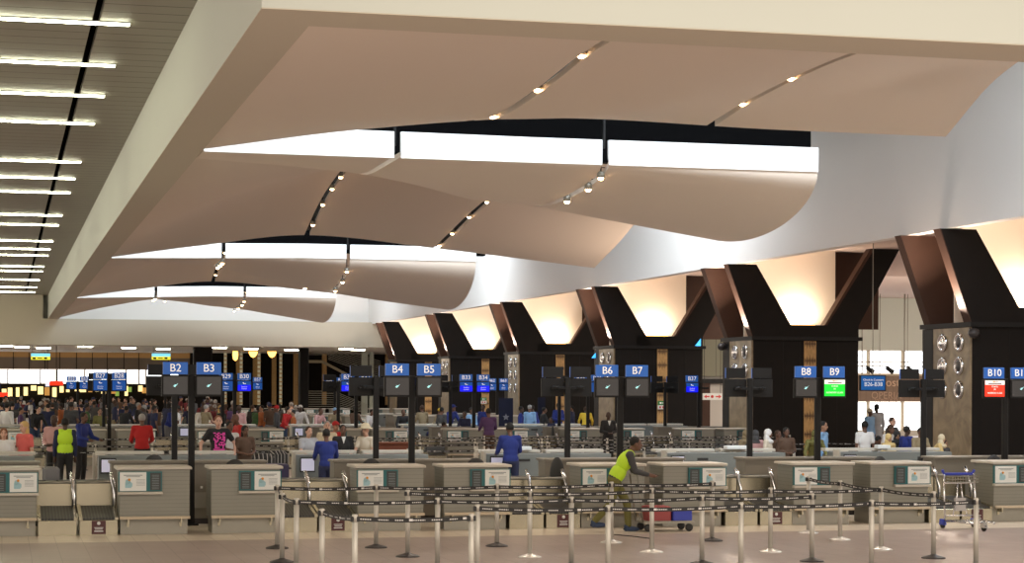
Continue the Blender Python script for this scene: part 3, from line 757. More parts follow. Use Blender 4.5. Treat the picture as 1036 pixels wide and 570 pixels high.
def sign_post(left, right, style, rear=False):
    """pole with two monitors and two number boards; faces -Y"""
    e = empty('sign_post')
    MB().bbox(-.055,.055,-.045,.045,0.02,2.60,.012).build('pole', M['black'], e)
    MB().bbox(-.12,.12,-.12,.12,0,.03,.01).build('base_plate', M['black'], e)
    MB().bbox(-.34,.34,-.03,.03,2.36,2.42,.01).build('cross_arm', M['black'], e)
    for s, num, sty in ((-1, left, style[0]), (1, right, style[1])):
        if num is None: continue
        cx = s*.285+.0
        mo = MB().bbox(cx-.235,cx+.235,-.13,-.05,2.22,2.585,.012).build('monitor', M['black'], e)
        bk = MB().tube([(cx,-.05,2.4),(cx,.02,2.4),(cx-s*.1,.02,2.40)], .03).build('bracket', M['black'], mo)
        bezel = MB().box(cx-.205,cx+.205,-.137,-.13,2.255,2.56)
        sm = {'dim':M['screen'],'green':M['scrgreen'],'red':M['scrred'],'blue':M['scrblue'],'mid':M['scrmid']}[sty]
        sc = bezel.build('screen', sm, mo)
        if sty == 'dim':
            z = 2.41; lg = MB()
            lg.add([(cx-.045,-.14,z-.012),(cx-.01,-.14,z-.03),(cx+.05,-.14,z+.04),(cx+.01,-.14,z+.012)],[(0,1,2,3)])
            lg.add([(cx-.03,-.14,z+.018),(cx+.005,-.14,z+.012),(cx+.01,-.14,z-.008)],[(0,1,2)])
            lg.build('logo', M['logo'], sc)
        elif sty in ('green','red'):
            MB().box(cx-.205,cx+.205,-.141,-.137,2.48,2.56).build('header', mat('pale_header',(.8,.75,.7),.5,emit=(.85,.8,.75),es=.8), sc)
            MB().box(cx-.14,cx+.14,-.144,-.141,2.495,2.512).box(cx+.0,cx+.07,-.144,-.141,2.53,2.54).build('header_text', M['maroon'], sc)
            MB().ell((cx-.02,-.142,2.537),(.03,.003,.01)).build('header_mark', M['inkorange'], sc)
            for t, z, sz in ((('CHECK'),2.44,.04),(('IN'),2.39,.04),('ECONOMY CLASS' if sty=='green' else 'BUSINESS CLASS',2.32,.042)):
                text(t, sz, M['lettering'], sc, (cx,-.14,z))
        else:
            MB().box(cx-.205,cx+.205,-.141,-.137,2.44,2.56).build('header', M['scrmid'], sc)
            text('Check-in', .05, M['lettering'], sc, (cx,-.142,2.38)); text('Counter', .05, M['lettering'], sc, (cx,-.142,2.32))
            MB().box(cx-.03,cx+.05,-.144,-.141,2.47,2.49).box(cx-.05,cx-.01,-.144,-.141,2.49,2.52).build('logo', M['lettering'], sc)
        bo = MB().bbox(cx-.21,cx+.21,-.12,-.07,2.60,2.81,.006).build('number_board', M['signblue'], e)
        MB().bbox(cx-.21,cx+.21,-.07,-.045,2.60,2.81,.004).build('board_back', M['black'], bo)
        if num: text(num, .19, M['lettering'], bo, (cx,-.124,2.705), wide=1.0)
    return e

def office_chair():
    e = empty('office_chair')
    m = MB(); vs = []
    m.ell((0,.28,.86),(.22,.05,.30),14,10); m.build('backrest', M['rubber'], e)
    MB().bbox(-.24,.24,-.22,.24,.44,.52,.04).build('seat', M['rubber'], e)
    MB().tube([(0,.0,.08),(0,0,.44)],.03).build('column', M['steelp'], e)
    MB().tube([(0,.2,.46),(0,.33,.5),(0,.33,.7)],.02).build('back_stem', M['black'], e)
    for k in range(5):
        a = 2*pi*k/5; MB().tube([(0,0,.1),(.27*cos(a),.27*sin(a),.07)],.02).build('leg', M['black'], e)
        MB().ell((.28*cos(a),.28*sin(a),.03),(.03,.03,.03)).build('castor', M['rubber'], e)
    return e
chT = tree(office_chair())

isl = ['nearest island','second island','third island','far island']
def num(i, k, s):
    base = {0:2, 1:27, 2:52}.get(i)
    if base is None: return ''
    return 'B%d' % (base+2*k+s)
for i in range(4):
    Y0 = 28.0*i; xo = XC+.06*i
    ks = range(-1, 5) if i == 0 else range(-1, 6)
    for k in ks:
        x = xo+U*k
        if i and k == -1: pass
        nl, nr = num(i,k,0), num(i,k,1)
        if i == 3: nl, nr = 'the %s board post' % ['first','second','third','fourth','fifth','sixth','seventh'][k+1], 'the %s board post' % ['first','second','third','fourth','fifth','sixth','seventh'][k+1]
        if k == -1 and i == 0: nl = nr = 'the edge of the picture'
        for T_, s, nn in ((dL,-1,nl),(dR,1,nr)):
            c = copy_tree(T_); c.location = (x+s*.17, Y0+32.2, 0)
            tag(c, 'grey ribbed check-in desk, %s of post, by %s, %s' % ('left' if s < 0 else 'right', nn, isl[i]), 'check-in desk', 'check-in desks')
        if i < 3:
            c = copy_tree(cT); c.location = (x, Y0+34.5, 0); tag(c, 'taupe agent cabinet behind the desks by %s, %s' % (nl, isl[i]), 'cabinet', 'agent cabinets')
            c = copy_tree(rT); c.location = (x, Y0+39.0, 0); tag(c, 'grey blue rear counter beyond %s, %s' % (nl, isl[i]), 'counter', 'rear counters')
        if i < 2:
            for s in (0, 1):
                c = copy_tree(wT); c.location = (x+1.30+s*.645, Y0+32.2, 0)
                tag(c, 'steel luggage weighing belt, %s of two right of %s, %s' % (['first','second'][s], nr, isl[i]), 'weighing belt', 'luggage weighing belts')
                if s == 1 and i == 0: notice(c)
for i in range(2):
    for k in (range(-1,5) if i == 0 else range(-1,6)):
        g = empty('conveyor', (XC+.06*i+U*k+1.30, 28.0*i+33.34, 0)); tag(g, 'low luggage conveyor behind the weighing belts right of %s, %s' % (num(i,k,1) if (i,k) != (0,-1) else 'the picture edge', isl[i]), 'conveyor', 'luggage conveyors')
        MB().box(0,1.29,0,.05,.3,.78).box(0,1.29,.95,1.0,.3,.80).box(.1,.16,.1,.9,0,.3).box(1.1,1.16,.1,.9,0,.3).build('frame', M['steelp'], g)
        MB().bbox(.0,1.29,.05,.95,.70,.80,.01).build('belt', M['rubber'], g)
# sign posts (one built per place)
ST = {(0,3):('dim','green'), (0,4):('red','dim'), (1,1):('mid','blue'), (1,3):('blue','blue'), (1,5):('blue','mid'), (1,2):('blue','blue')}
for i in range(3):
    Y0 = 28.0*i; xo = XC+.06*i
    for k in (range(0,5) if i == 0 else range(-1,6)):
        st = ST.get((i,k), ('dim','dim') if i == 0 else ('mid','mid'))
        a, b_ = num(i,k,0), num(i,k,1)
        e = sign_post(a, None if (i,k) == (1,5) else b_, st); e.location = (xo+U*k+.04, Y0+34.25, 0)
        tag(e, 'black sign post carrying blue boards %s and %s above two monitors' % (a, b_) if (i,k) != (1,5) else 'black sign post carrying the single blue board B37', 'sign post', 'sign posts')
        if i < 2 and k > -2:
            e = sign_post('', '', ('dim','dim')); e.location = (xo+U*k+.04, Y0+37.7, 0); e.rotation_euler = (0,0,pi)
            tag(e, 'black sign post seen from behind, back to back with boards %s and %s' % (a, b_), 'sign post', 'sign posts facing away')
e = sign_post('', '', ('dim','dim')); e.location = (XC-U+.04, 37.7, 0); e.rotation_euler = (0,0,pi)
tag(e, 'black sign post seen from behind at the edge of the nearest island', 'sign post', 'sign posts facing away')
for px, Y, rz, lab in ((577, 33.85, 1.9, 'black office chair between two desks left of the blurred worker'), (997, 34.0, .1, 'black office chair behind the luggage trolley'),
                  (880, 33.6, .3, 'black office chair behind the desks by B9'), (152, 36.5, .2, 'black office chair behind the desk by B2'), (236, 33.9, 0, 'black office chair top showing over the desk by B3'),
                  (373, 33.9, 0, 'black office chair top showing over the desk by B4'), (478, 33.9, 0, 'black office chair top showing over the desk left of B6'), (568, 62, 1.4, 'black office chair at the second island below the back of B6'), (748, 41.6, .4, 'black chair back beside the patterned scarf')):
    c = copy_tree(chT); c.location = (X_at(px,Y), Y, 0); c.rotation_euler = (0,0,rz+ (pi if abs(rz)<.5 else 0)); tag(c, lab, 'chair', 'office chairs')
for t in (dL,dR,wT,cT,rT,chT): drop(t)

# ------------------------------------------------------------------ queue stanchions and belts
def stanchion_proto(bm, nm='stanchion'):
    e = empty(nm)
    MB().lathe([(.17,0),(.17,.012),(.15,.022),(.05,.05),(.035,.06)], n=24).build('base', bm, e)
    MB().lathe([(.034,.05),(.034,.86)], n=14).build('post', M['post'], e)
    MB().lathe([(.035,.86),(.035,.93),(.03,.94)], n=14).build('cap', M['post'] , e); MB().bbox(-.05,.05,-.03,.03,.862,.924,.008).build('belt_cassette', M['rubber'], e)
    MB().lathe([(.030,.938),(.030,.945)], n=14).build('cap_disc', M['post'], e)
    return e
pd = tree(stanchion_proto(M['basedark'])); pl = tree(stanchion_proto(M['baselight']))
def post_xy(px, ytop):
    h = HZ+(px-518)*.0037; d = (EYE-.94)*F/(ytop-h); r = (px-518)/F
    Y = d*(cos(TH)-r*sin(TH)); return (X_at(px,Y), Y)
S = {1:(281,491),2:(286,499.5),3:(300.4,504.7),4:(326.3,515.3),5:(359.5,521.2),6:(381,490.7),7:(413,496.3),8:(443.2,504.2),9:(477.4,520.5),10:(483.5,511),
 11:(503.3,490),12:(536.5,497),13:(578.6,503),14:(615.8,511.6),15:(619,488),16:(660,494),17:(710.7,501.2),18:(720.9,487),19:(750.2,509),20:(780,494),
 21:(818.4,482.3),22:(822,499.8),23:(850.5,486.7),24:(882.3,506.3),25:(892,492.8),26:(945,498),27:(988,504.7)}
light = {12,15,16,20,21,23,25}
LB = {1:'behind the leftmost desk edge',2:'second of the cluster by the B3 desk',3:'third of the cluster, nearer',4:'starting the nearest short belt',5:'where the nearest short belt turns',6:'before the B4 desk poster',7:'left end of the second belt row',8:'before the gap of the B4 and B5 desks',9:'right end of the nearest short belt',
 10:'left end of the front long belt',11:'back row below the B5 desk notice',12:'bright base before the weighing belts',13:'third row before the maroon notice',14:'front row left of the walking worker',15:'back row at the walking worker',16:'bright base right of the walking worker',17:'third row before the B7 desk',18:'right end of the back belt row',
 19:'front row below the B7 desk side',20:'bright base before the second weighing belts',21:'farthest, before the B8 desk poster',22:'right end of the third belt row',23:'bright base before the B9 desk',24:'front row before the B9 desk',25:'bright base where two belts meet',26:'dark base left of the trolley',27:'front row right of the trolley'}
SO = {}
for n_, (px, yt) in S.items():
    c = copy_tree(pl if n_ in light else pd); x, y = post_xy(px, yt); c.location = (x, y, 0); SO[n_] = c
    tag(c, 'steel queue post, ' + LB[n_], 'queue post', 'queue posts before the desks')
def belt(a, ca, b_, name='belt'):
    ax, ay = a; bx, by = b_; L = sqrt((bx-ax)**2+(by-ay)**2)
    dx, dy = (bx-ax)/L, (by-ay)/L; n = 14; vs = []; uv = []
    for i in range(n+1):
        t = i/n; sag = .02*4*t*(1-t); dd = .035+(L-.07)*t
        for z, v in ((.868,0),(.920,1)): vs.append((dx*dd, dy*dd, z-sag)); uv.append((dd, v))
    fs = [(2*i,2*i+2,2*i+3,2*i+1) for i in range(n)]
    me = bpy.data.meshes.new(name); me.from_pydata(vs, [], fs); ul = me.uv_layers.new(name='u')
    for p in me.polygons:
        for li in p.loop_indices: ul.data[li].uv = uv[me.loops[li].vertex_index]
    me.materials.append(M['belt'])
    o = bpy.data.objects.new(name, me); COL.objects.link(o); o.parent = ca; return o
for row in ((1,6,11,15,18),(7,12,16,20,25),(3,8,13,17,22),(10,14,19,24,27),(5,9),(1,2,3),(4,5),(21,23,25,26)):
    for a, b_ in zip(row, row[1:]): belt(post_xy(*S[a]), SO[a], post_xy(*S[b_]))
# queue lanes between the first two islands
q = 0
for Y, x0, n_, step, bt in ((45.5,-.5,13,1.95,1),(50,.3,13,1.95,1),(54,9,7,1.95,1),(57,2.2,12,1.95,1),(47.7,12,4,2.2,1)):
    prev = None
    for j in range(n_):
        x = x0+step*j; c = copy_tree(pl if (j+q)%3 else pd); c.location = (x, Y, 0)
        tag(c, 'distant steel queue post, row %s beyond the nearest island, %s from hall end' % (['one','two','three','four','five'][q], ['first','second','third','fourth','fifth','sixth','seventh','eighth','ninth','tenth','eleventh','twelfth','thirteenth'][j]), 'queue post', 'queue posts between the islands')
        if prev: belt((prev[1], Y), prev[0], (x, Y))
        prev = (c, x)
    q += 1
drop(pd); drop(pl)

# ------------------------------------------------------------------ luggage trolley
def trolley(loc, rz, lab, group=None):
    e = empty('luggage_trolley', loc, rz); tag(e, lab, 'luggage trolley', group)
    fr = MB()
    for s in (-1,1):
        fr.tube([(s*.29,.30,.12),(s*.30,.32,.55),(s*.29,.34,.93)], .016)
        fr.tube([(s*.29,.30,.14),(s*.26,-.35,.14),(s*.18,-.5,.13)], .018)
    fr.tube([(-.29,.32,.78),(.29,.32,.78)], .014); fr.tube([(-.29,.30,.22),(.29,.30,.22)], .014)
    fr.tube([(-.14,.30,.22),(-.05,.32,.55),(-.03,.33,.78)], .012); fr.tube([(.14,.30,.22),(.05,.32,.55),(.03,.33,.78)], .012)
    fr.build('frame', M['silver'], e)
    MB().tube([(-.31,.36,1.0),(-.27,.38,.93),(.27,.38,.93),(.31,.36,1.0)], [.026,.024,.024,.026]).build('handle', M['bluepl'], e)
    b = MB()
    for z in (.80,.85,.90): b.tube([(-.26,.30,z),(-.25,.12,z),(.25,.12,z),(.26,.30,z)], .008, 6)
    for k in range(11): x = -.25+.05*k; b.tube([(x,.12,.90),(x,.12,.80),(x,.30,.79)], .006, 6)
    b.build('basket', M['steelp'], e)
    d = MB()
    for k in range(5): x = -.22+.11*k; d.tube([(x,.28,.15),(x*.8,-.42,.14)], .01, 6)
    d.build('deck', M['silver'], e)
    MB().box(-.1,.1,.28,.34,.30,.52).build('advert_plate', mat('trolley_plate',(.45,.43,.42),.4), e)
    for x, y in ((-.30,.36),(.30,.36),(0,-.48)):
        w_ = MB().lathe([(.03,-.02),(.065,-.016),(.065,.016),(.03,.02)], c=(x,y,.065), n=16, axis='x').build('wheel', M['rubber'], e)
        MB().prism([(-.07+y,.06),(.07+y,.06),(.05+y,.16),(-.03+y,.16)], 'x', x-.035, x+.035).build('fork', M['bluepl'] if x else M['silver'], w_)
    return e
trolley((X_at(981,30.6), 30.6, 0), .05, 'silver luggage trolley with blue handle before the belts by B10')
trolley((X_at(271,42.6), 42.6, 0), 1.2, 'luggage trolley loaded with dark striped bags beyond the B3 desk')
def bag(loc, sz, m, lab, rz=0, wheels=True, name='suitcase'):
    e = empty(name, loc, rz); tag(e, lab, 'suitcase' if name=='suitcase' else 'bag')
    a, b_, c = sz
    MB().bbox(-a/2,a/2,-b_/2,b_/2,.03,c,min(a,b_)*.22).build('shell', m, e)
    MB().box(-a/2-.003,a/2+.003,-.006,.006,.05,c-.02).build('zip', M['rubber'], e)
    MB().tube([(-a*.25,0,c-.01),(-a*.22,0,c+.05),(a*.22,0,c+.05),(a*.25,0,c-.01)], .012).build('handle', M['rubber'], e)
    if wheels:
        for s in (-1,1): MB().lathe([(.03,-.012),(.03,.012)], c=(s*a*.35,0,.03), n=10, axis='x').build('wheel', M['rubber'], e)
    return e
bag((X_at(52,33.65),33.65,.80), (.28,.2,.25), mat('grey_shell',(.16,.16,.17),.4), 'small grey shell suitcase on the conveyor left of the B2 desk')
stripe = m_ribs('striped_cloth', (.015,.015,.015), (.45,.42,.38), .09, axis=0, width=.2, metal=0)
bag((X_at(265,42.5),42.5,.2), (.55,.4,.75), stripe, 'black striped bag on the loaded trolley, nearer the B3 desk', name='travel_bag')
bag((X_at(279,42.9),42.9,.2), (.55,.4,.8), stripe, 'black striped bag on the loaded trolley, farther end', name='travel_bag', rz=.5)
o = MB().bbox(-.4,.4,-.3,.3,0,.75,.03).build('purple_tray', mat('purple_tray',(.06,.05,.12),.5), None, (X_at(272,41.9),41.9,0)); tag(o, 'dark purple wheeled tray beside the loaded trolley','cart')
g = empty('lectern', (X_at(399,46.5),46.5,0)); tag(g, 'reddish brown wooden lectern beside the straw hat', 'lectern')
MB().bbox(-.42,.42,-.25,.25,0,1.02,.02).build('body', mat('red_wood',(.20,.055,.025),.5,noise=(4,.2)), g); MB().bbox(-.47,.47,-.3,.3,1.02,1.07,.015).build('top', mat('red_wood',(0,0,0)), g)
for i,(px,py,Y) in enumerate(((512,421,70),(548,410,74.5))):
    g = empty('pull_up_banner', (X_at(px,Y),Y,0)); tag(g, ['dark blue pull up banner with white star beside the stone pillar','narrow dark blue banner behind the blue uniforms'][i], 'banner')
    g.location.x = X_at((512,548)[i],Y)
    MB().box(-.27 if not i else -.15,.27 if not i else .15,0,.02,.1,2.0).build('sheet', mat('navy_banner',(.006,.007,.02),.6,spec=.2), g)
    MB().box(-.3,.3,-.1,.1,0,.1).build('base', M['steelp'], g)
    if not i: MB().prism([(.13*sin(2*pi*k/10)*(1 if k%2==0 else .45),1.3+.13*cos(2*pi*k/10)*(1 if k%2==0 else .45)) for k in range(10)],'y',-.01,0).box(-.2,.2,-.01,0,.85,.9).box(-.25,.25,-.01,0,.7,.74).box(-.2,.2,-.01,0,.55,.58).build('print', mat('grey_print',(.14,.14,.16),.5), g)
# kiosks at the ends
for i,(px,Y) in enumerate(((322,41.2),(305,61))):
    pass

# ------------------------------------------------------------------ people
def remesh(mb, name, vox):
    me = mb.mesh(name); o = bpy.data.objects.new(name, me); COL.objects.link(o)
    m = o.modifiers.new('r','REMESH'); m.mode = 'VOXEL'; m.voxel_size = vox; m.use_smooth_shade = True
    s = o.modifiers.new('s','SMOOTH'); s.iterations = 2; s.factor = .5
    dg = bpy.context.evaluated_depsgraph_get(); out = bpy.data.meshes.new_from_object(o.evaluated_get(dg)); out.name = name
    bpy.data.objects.remove(o); 
    out.polygons.foreach_set('use_smooth', [True]*len(out.polygons))
    return out
def cap(mb, a, b_, ra, rb):
    mb.tube([a, b_], [ra, rb], 10); mb.ell(a, (ra,)*3, 10, 8); mb.ell(b_, (rb,)*3, 10, 8)
def V(*a): return Vector(a)
POSES = {}
def joints(pose):
    lean = {'stoop':1.05,'walk':.55,'lean':.38,'counter':.12}.get(pose, 0)
    J = {}
    R = Matrix.Rotation(lean, 3, 'X')         # lean forward towards -Y
    pel = V(0,0,.93)
    if pose == 'walk': pel = V(0,0,.88)
    up = lambda x,y,z: pel+R@V(x,y,z)
    J['pel'] = pel; J['chest'] = up(0,0,.34); J['neck'] = up(0,.01,.53); J['head'] = up(0,-.02,.53)+V(0,-.02*lean,.14*cos(lean*.6))+V(0,-.10*lean,0)
    for s, n_ in ((-1,'l'),(1,'r')):
        sh = up(s*.175,0,.47); J['sh'+n_] = sh
        if pose in ('stand',): el = sh+V(s*.05,.02,-.29); wr = el+V(s*.0,-.06,-.25)
        elif pose == 'front': el = sh+V(s*.06,.0,-.28); wr = V(s*.05,-.22,sh.z-.33)
        elif pose == 'hips': el = sh+V(s*.17,.06,-.24); wr = el+V(s*.02,-.12,-.24) if s < 0 else el+V(-s*.02,-.13,-.22)
        elif pose == 'counter': el = sh+V(s*.06,-.10,-.26); wr = el+V(-s*.03,-.23,-.06)
        elif pose == 'lean': el = sh+V(s*.09,-.08,-.26); wr = el+V(0,-.18,-.16)
        elif pose == 'walk': el = sh+V(s*.03,-.08,-.27); wr = el+V(0,-.24,-.06)
        elif pose == 'stoop': el = sh+V(s*.06,-.12,-.24); wr = el+V(0,-.14,-.2)
        else: el = sh+V(s*.05,.02,-.29); wr = el+V(0,-.06,-.25)
        J['el'+n_] = el; J['wr'+n_] = wr
        hp = pel+V(s*.09,0,-.03); J['hp'+n_] = hp
        if pose == 'walk':
            kn = hp+V(0,-.22 if s > 0 else .06,-.38); an = kn+(V(0,-.02,-.40) if s > 0 else V(0,.27,-.31))
            J['kn'+n_] = kn; J['an'+n_] = V(an.x,an.y,max(.08,an.z) if s > 0 else an.z)
        else: J['kn'+n_] = hp+V(s*.01,-.02,-.42); J['an'+n_] = hp+V(s*.015,.02,-.82)
    return J
def body_mesh(pose):
    J = joints(pose); mb = MB()
    d = (J['chest']-J['pel']).normalized(); R = V(0,0,1).rotation_difference(d).to_matrix()
    mb.ell(J['pel']+d*.02, (.155,.105,.13), 14, 10, R); mb.ell(J['pel']+d*.17, (.135,.095,.16), 14, 10, R); mb.ell(J['chest'], (.165,.105,.19), 14, 10, R)
    cap(mb, J['shl'], J['shr'], .062, .062); cap(mb, J['neck'], J['head'], .052, .05)
    h = J['head']; mb.ell(h+V(0,.01,.03), (.075,.092,.10), 16, 12); mb.ell(h+V(0,-.02,-.045), (.056,.066,.065), 14, 10)
    cap(mb, h+V(0,-.082,.02), h+V(0,-.104,-.02), .009, .014)                                   # nose
    for s, n_ in ((-1,'l'),(1,'r')):
        mb.ell(h+V(s*.076,.01,0), (.012,.022,.032), 8, 6)
        cap(mb, J['sh'+n_], J['el'+n_], .048, .037); cap(mb, J['el'+n_], J['wr'+n_], .036, .025)
        w_ = J['wr'+n_]; dd = (w_-J['el'+n_]).normalized(); sd = V(1,0,0); nn = dd.cross(sd).normalized()
        pc = w_+dd*.045; mb.ell(pc, (.036,.036,.036), 8, 6); cap(mb, w_, w_+dd*.08, .027, .03)
        for k, L in enumerate((.062,.074,.07,.055)):
            b0 = w_+dd*.085+sd*(-.03+.02*k); mid = b0+dd*L*.55+nn*.008; cap(mb, b0, mid, .0095, .009); cap(mb, mid, mid+dd*L*.4+nn*(.022), .009, .008)
        t0 = w_+dd*.03-sd*s*.03; cap(mb, t0, t0+dd*.035-sd*s*.028, .012, .010); cap(mb, t0+dd*.035-sd*s*.028, t0+dd*.062-sd*s*.032, .010, .009)
        cap(mb, J['hp'+n_], J['kn'+n_], .082, .056); cap(mb, J['kn'+n_], J['an'+n_], .055, .038)
        a = J['an'+n_]; cap(mb, a+V(0,.03,-.05), a+V(0,-.14,-.055), .035, .028)
    return remesh(mb, 'body', .0125)
def cloth_mesh(pose, kind):
    J = joints(pose); mb = MB()
    d = (J['chest']-J['pel']).normalized(); R = V(0,0,1).rotation_difference(d).to_matrix()
    if kind in ('long','short','robe'):
        mb.ell(J['pel']+d*.04, (.175,.125,.15), 14, 10, R); mb.ell(J['pel']+d*.17, (.155,.115,.18), 14, 10, R); mb.ell(J['chest']-d*.01, (.182,.122,.20), 14, 10, R)
        cap(mb, J['shl'], J['shr'], .074, .074)
        for n_ in 'lr':
            s_, e_, w_ = J['sh'+n_], J['el'+n_], J['wr'+n_]
            if kind == 'short': cap(mb, s_, s_.lerp(e_,.6), .066, .06)
            else: cap(mb, s_, e_, .066, .053); cap(mb, e_, e_.lerp(w_,.86), .052, .042)
        if kind == 'robe': mb.lathe([(.16,.95),(.20,.7),(.26,.3),(.29,.10)], n=20)
        nm = 'shirt' if kind != 'robe' else 'robe'
    else:
        mb.ell(J['pel']-d*.01, (.168,.118,.12), 14, 10, R)
        for n_ in 'lr': cap(mb, J['hp'+n_], J['kn'+n_], .096, .072); cap(mb, J['kn'+n_], J['an'+n_]+V(0,0,.03), .070, .058)
        nm = 'trousers'
    return remesh(mb, nm, .018)
def shoe_mesh(pose, n_):
    J = joints(pose); mb = MB()
    if 1:
        a = J['an'+n_]; mb.ell(a+V(0,-.055,-.045),(.048,.14,.045),12,8); cap(mb, a+V(0,.02,-.04), a+V(0,.02,0), .05, .05)
    return mb.mesh('shoe')
def hair_mesh(pose, kind):
    h = joints(pose)['head']; mb = MB()
    if kind == 'short': mb.ell(h+V(0,.022,.045),(.083,.092,.095),14,10); nm = 'hair'
    elif kind == 'long': mb.ell(h+V(0,.022,.045),(.088,.096,.097),14,10); mb.ell(h+V(0,.055,-.08),(.09,.06,.17),14,10); nm = 'hair'
    elif kind == 'scarf':
        mb.ell(h+V(0,.02,.03),(.098,.105,.115),16,12); mb.ell(h+V(0,.04,-.10),(.11,.09,.13),14,10); mb.ell(h+V(0,.0,-.20),(.17,.13,.08),14,10); nm = 'headscarf'
    elif kind == 'hat':
        mb.lathe([(.19,.0),(.20,.01),(.11,.03),(.10,.09),(.06,.13),(.01,.14)], c=(h.x,h.y+.01,h.z+.05), n=24); nm = 'sun_hat'
    elif kind == 'cap':
        mb.ell(h+V(0,.015,.055),(.086,.098,.085),14,10); mb.ell(h+V(0,-.10,.06),(.07,.07,.012),12,8); nm = 'cap'
    return mb.mesh(nm)
def face_mesh(pose):
    h = joints(pose)['head']; mb = MB()
    for s in (-1,1): mb.ell(h+V(s*.03,-.077,.02),(.012,.008,.007),8,6); mb.ell(h+V(s*.03,-.082,.042),(.018,.006,.005),8,6)
    mb.ell(h+V(0,-.083,-.055),(.024,.008,.006),8,6)
    return mb.mesh('features')
CACHE = {}
def get(fn, *a):
    k = (fn.__name__,)+a
    if k not in CACHE:
        CACHE[k] = fn(*a); CACHE[k].materials.clear(); CACHE[k].materials.append(M['white'])
    return CACHE[k]
SK = {'pale':(.56,.33,.24),'tan':(.34,.18,.11),'brown':(.13,.062,.038),'dark':(.055,.028,.018)}
CL = {'black':(.012,.012,.013),'white':(.66,.65,.64),'red':(.42,.012,.012),'navy':(.012,.018,.06),'royal blue':(.008,.022,.17),'light blue':(.20,.36,.58),'grey':(.16,.16,.17),'dark grey':(.05,.05,.052),
 'pink':(.48,.27,.26),'coral':(.62,.11,.10),'cream':(.62,.53,.36),'olive':(.13,.12,.03),'brown':(.09,.05,.03),'lime':(.45,.68,.02),'purple':(.07,.03,.10),'orange':(.32,.09,.02),'green':(.04,.10,.03),'yellow':(.60,.42,.03),'khaki':(.24,.19,.11),'pale grey':(.38,.39,.42),'floral white':(.62,.56,.46),'pale yellow':(.62,.46,.20),'maroon':(.12,.01,.015),'denim':(.03,.05,.10)}
HR = {'black hair':(.008,.007,.006),'brown hair':(.045,.022,.012),'blonde hair':(.52,.34,.13),'grey hair':(.30,.29,.28),'auburn hair':(.18,.07,.03)}
def cm(kind, c):
    tab = {'skin':SK,'cloth':CL,'hair':HR}[kind]; return mat(kind+'_'+c.replace(' ','_'), tab[c], .55 if kind == 'skin' else .8)
def part(me, name, m, parent, cast=None):
    o = bpy.data.objects.new(name, me); COL.objects.link(o); o.parent = parent
    o.material_slots[0].link = 'OBJECT'; o.material_slots[0].material = m; return o
LBL = set()
def person(px, Y, h=1.72, pose='stand', rz=0, skin='tan', top='black', sleeve='long', bottom='dark grey', hair=('short','black hair'), lab='', group=None, extra=None, x=None):
    e = empty('person', (X_at(px,Y) if x is None else x, Y, 0), rz); s = h/1.72; e.scale = (s,s,s)
    b_ = part(get(body_mesh,pose),'body',cm('skin',skin),e)
    part(get(cloth_mesh,pose,sleeve),'robe' if sleeve=='robe' else 'shirt',cm('cloth',top) if top in CL else top,e)
    if sleeve != 'robe': part(get(cloth_mesh,pose,'trousers'),'trousers',cm('cloth',bottom),e)
    [part(get(shoe_mesh,pose,n_),'shoe',cm('cloth','black' if pose != 'walk' else 'denim'),e) for n_ in 'lr']
    part(get(face_mesh,pose),'features',mat('dark_feature',(.03,.015,.012),.5),b_)
    if hair: 
        nm = {'scarf':'headscarf','hat':'sun_hat','cap':'cap'}.get(hair[0],'hair')
        part(get(hair_mesh,pose,hair[0]),nm,cm('hair' if hair[1] in HR else 'cloth',hair[1]),e)
    assert lab not in LBL, lab
    LBL.add(lab); tag(e, lab, 'person', group)
    if extra: extra(e, joints(pose))
    return e
def vest(e, J):
    d = (J['chest']-J['pel']).normalized(); R = V(0,0,1).rotation_difference(d).to_matrix(); mb = MB()
    mb.ell(J['pel']+d*.10,(.185,.135,.2),16,10,R); mb.ell(J['chest'],(.195,.136,.205),16,10,R); cap(mb,J['shl']*.8+J['shr']*.2,J['shr']*.8+J['shl']*.2,.085,.085)
    o = mb.build('hivis_vest', M['lime'], e)
def tprint(e, J):
    c = J['chest']; mb = MB(); random.seed(5)
    for i in range(9):
        for j in range(12):
            if random.random() < .62 and not (3<i<6 and 4<j<7):
                x_ = (-.11+.0265*i); z = c.z-.20+.027*j; mb.box(x_,x_+.022,-.142,-.118,z,z+.022)
    mb.box(-.11,.12,-.142,-.118,c.z-.24,c.z-.215)
    mb.build('pink_print', mat('pink_print',(.85,.07,.42),.6), e)
def backpack(e, J):
    c = J['chest']; MB().bbox(-.16,.16,.11,.30,c.z-.26,c.z+.17,.05).build('backpack', M['rubber'], e)
def collar(e, J):
    h = J['neck']; MB().prism([(-.05,h.z),(.05,h.z),(0,h.z-.16)],'y',-.135,-.118).build('white_collar', M['card'], e)
FN, BK = 0, pi       # facing the photographer / facing away
# beyond the rear counters of the nearest island
person(25,41.2,1.66,'stand',-.9,'pale','coral','short','denim',('long','blonde hair'),'woman with long blonde hair in a coral top at the rear counter')
person(4,41.2,1.52,'front',0,'pale','white','short','grey',('long','auburn hair'),'woman with auburn hair in white beside the blonde woman')
person(55,45.0,1.74,'front',-.5,'dark','pink','long','black',None,'bald man in a pink shirt with a black backpack',extra=backpack)
person(66,44.2,1.68,'stand',pi,'dark','navy','long','black',('short','black hair'),'worker seen from behind in a lime hi-vis vest',extra=vest)
person(82,48.5,1.75,'counter',.9,'brown','royal blue','long','black',('short','black hair'),'man in a royal blue jacket beside the lime vest')
person(144,46.0,1.75,'counter',BK,'brown','red','long','black',('short','grey hair'),'man in a bright red jacket seen from behind')
person(221,41.5,1.77,'hips',0,'pale','black','short','denim',('short','auburn hair'),'man in a black T-shirt with a pink print',extra=tprint)
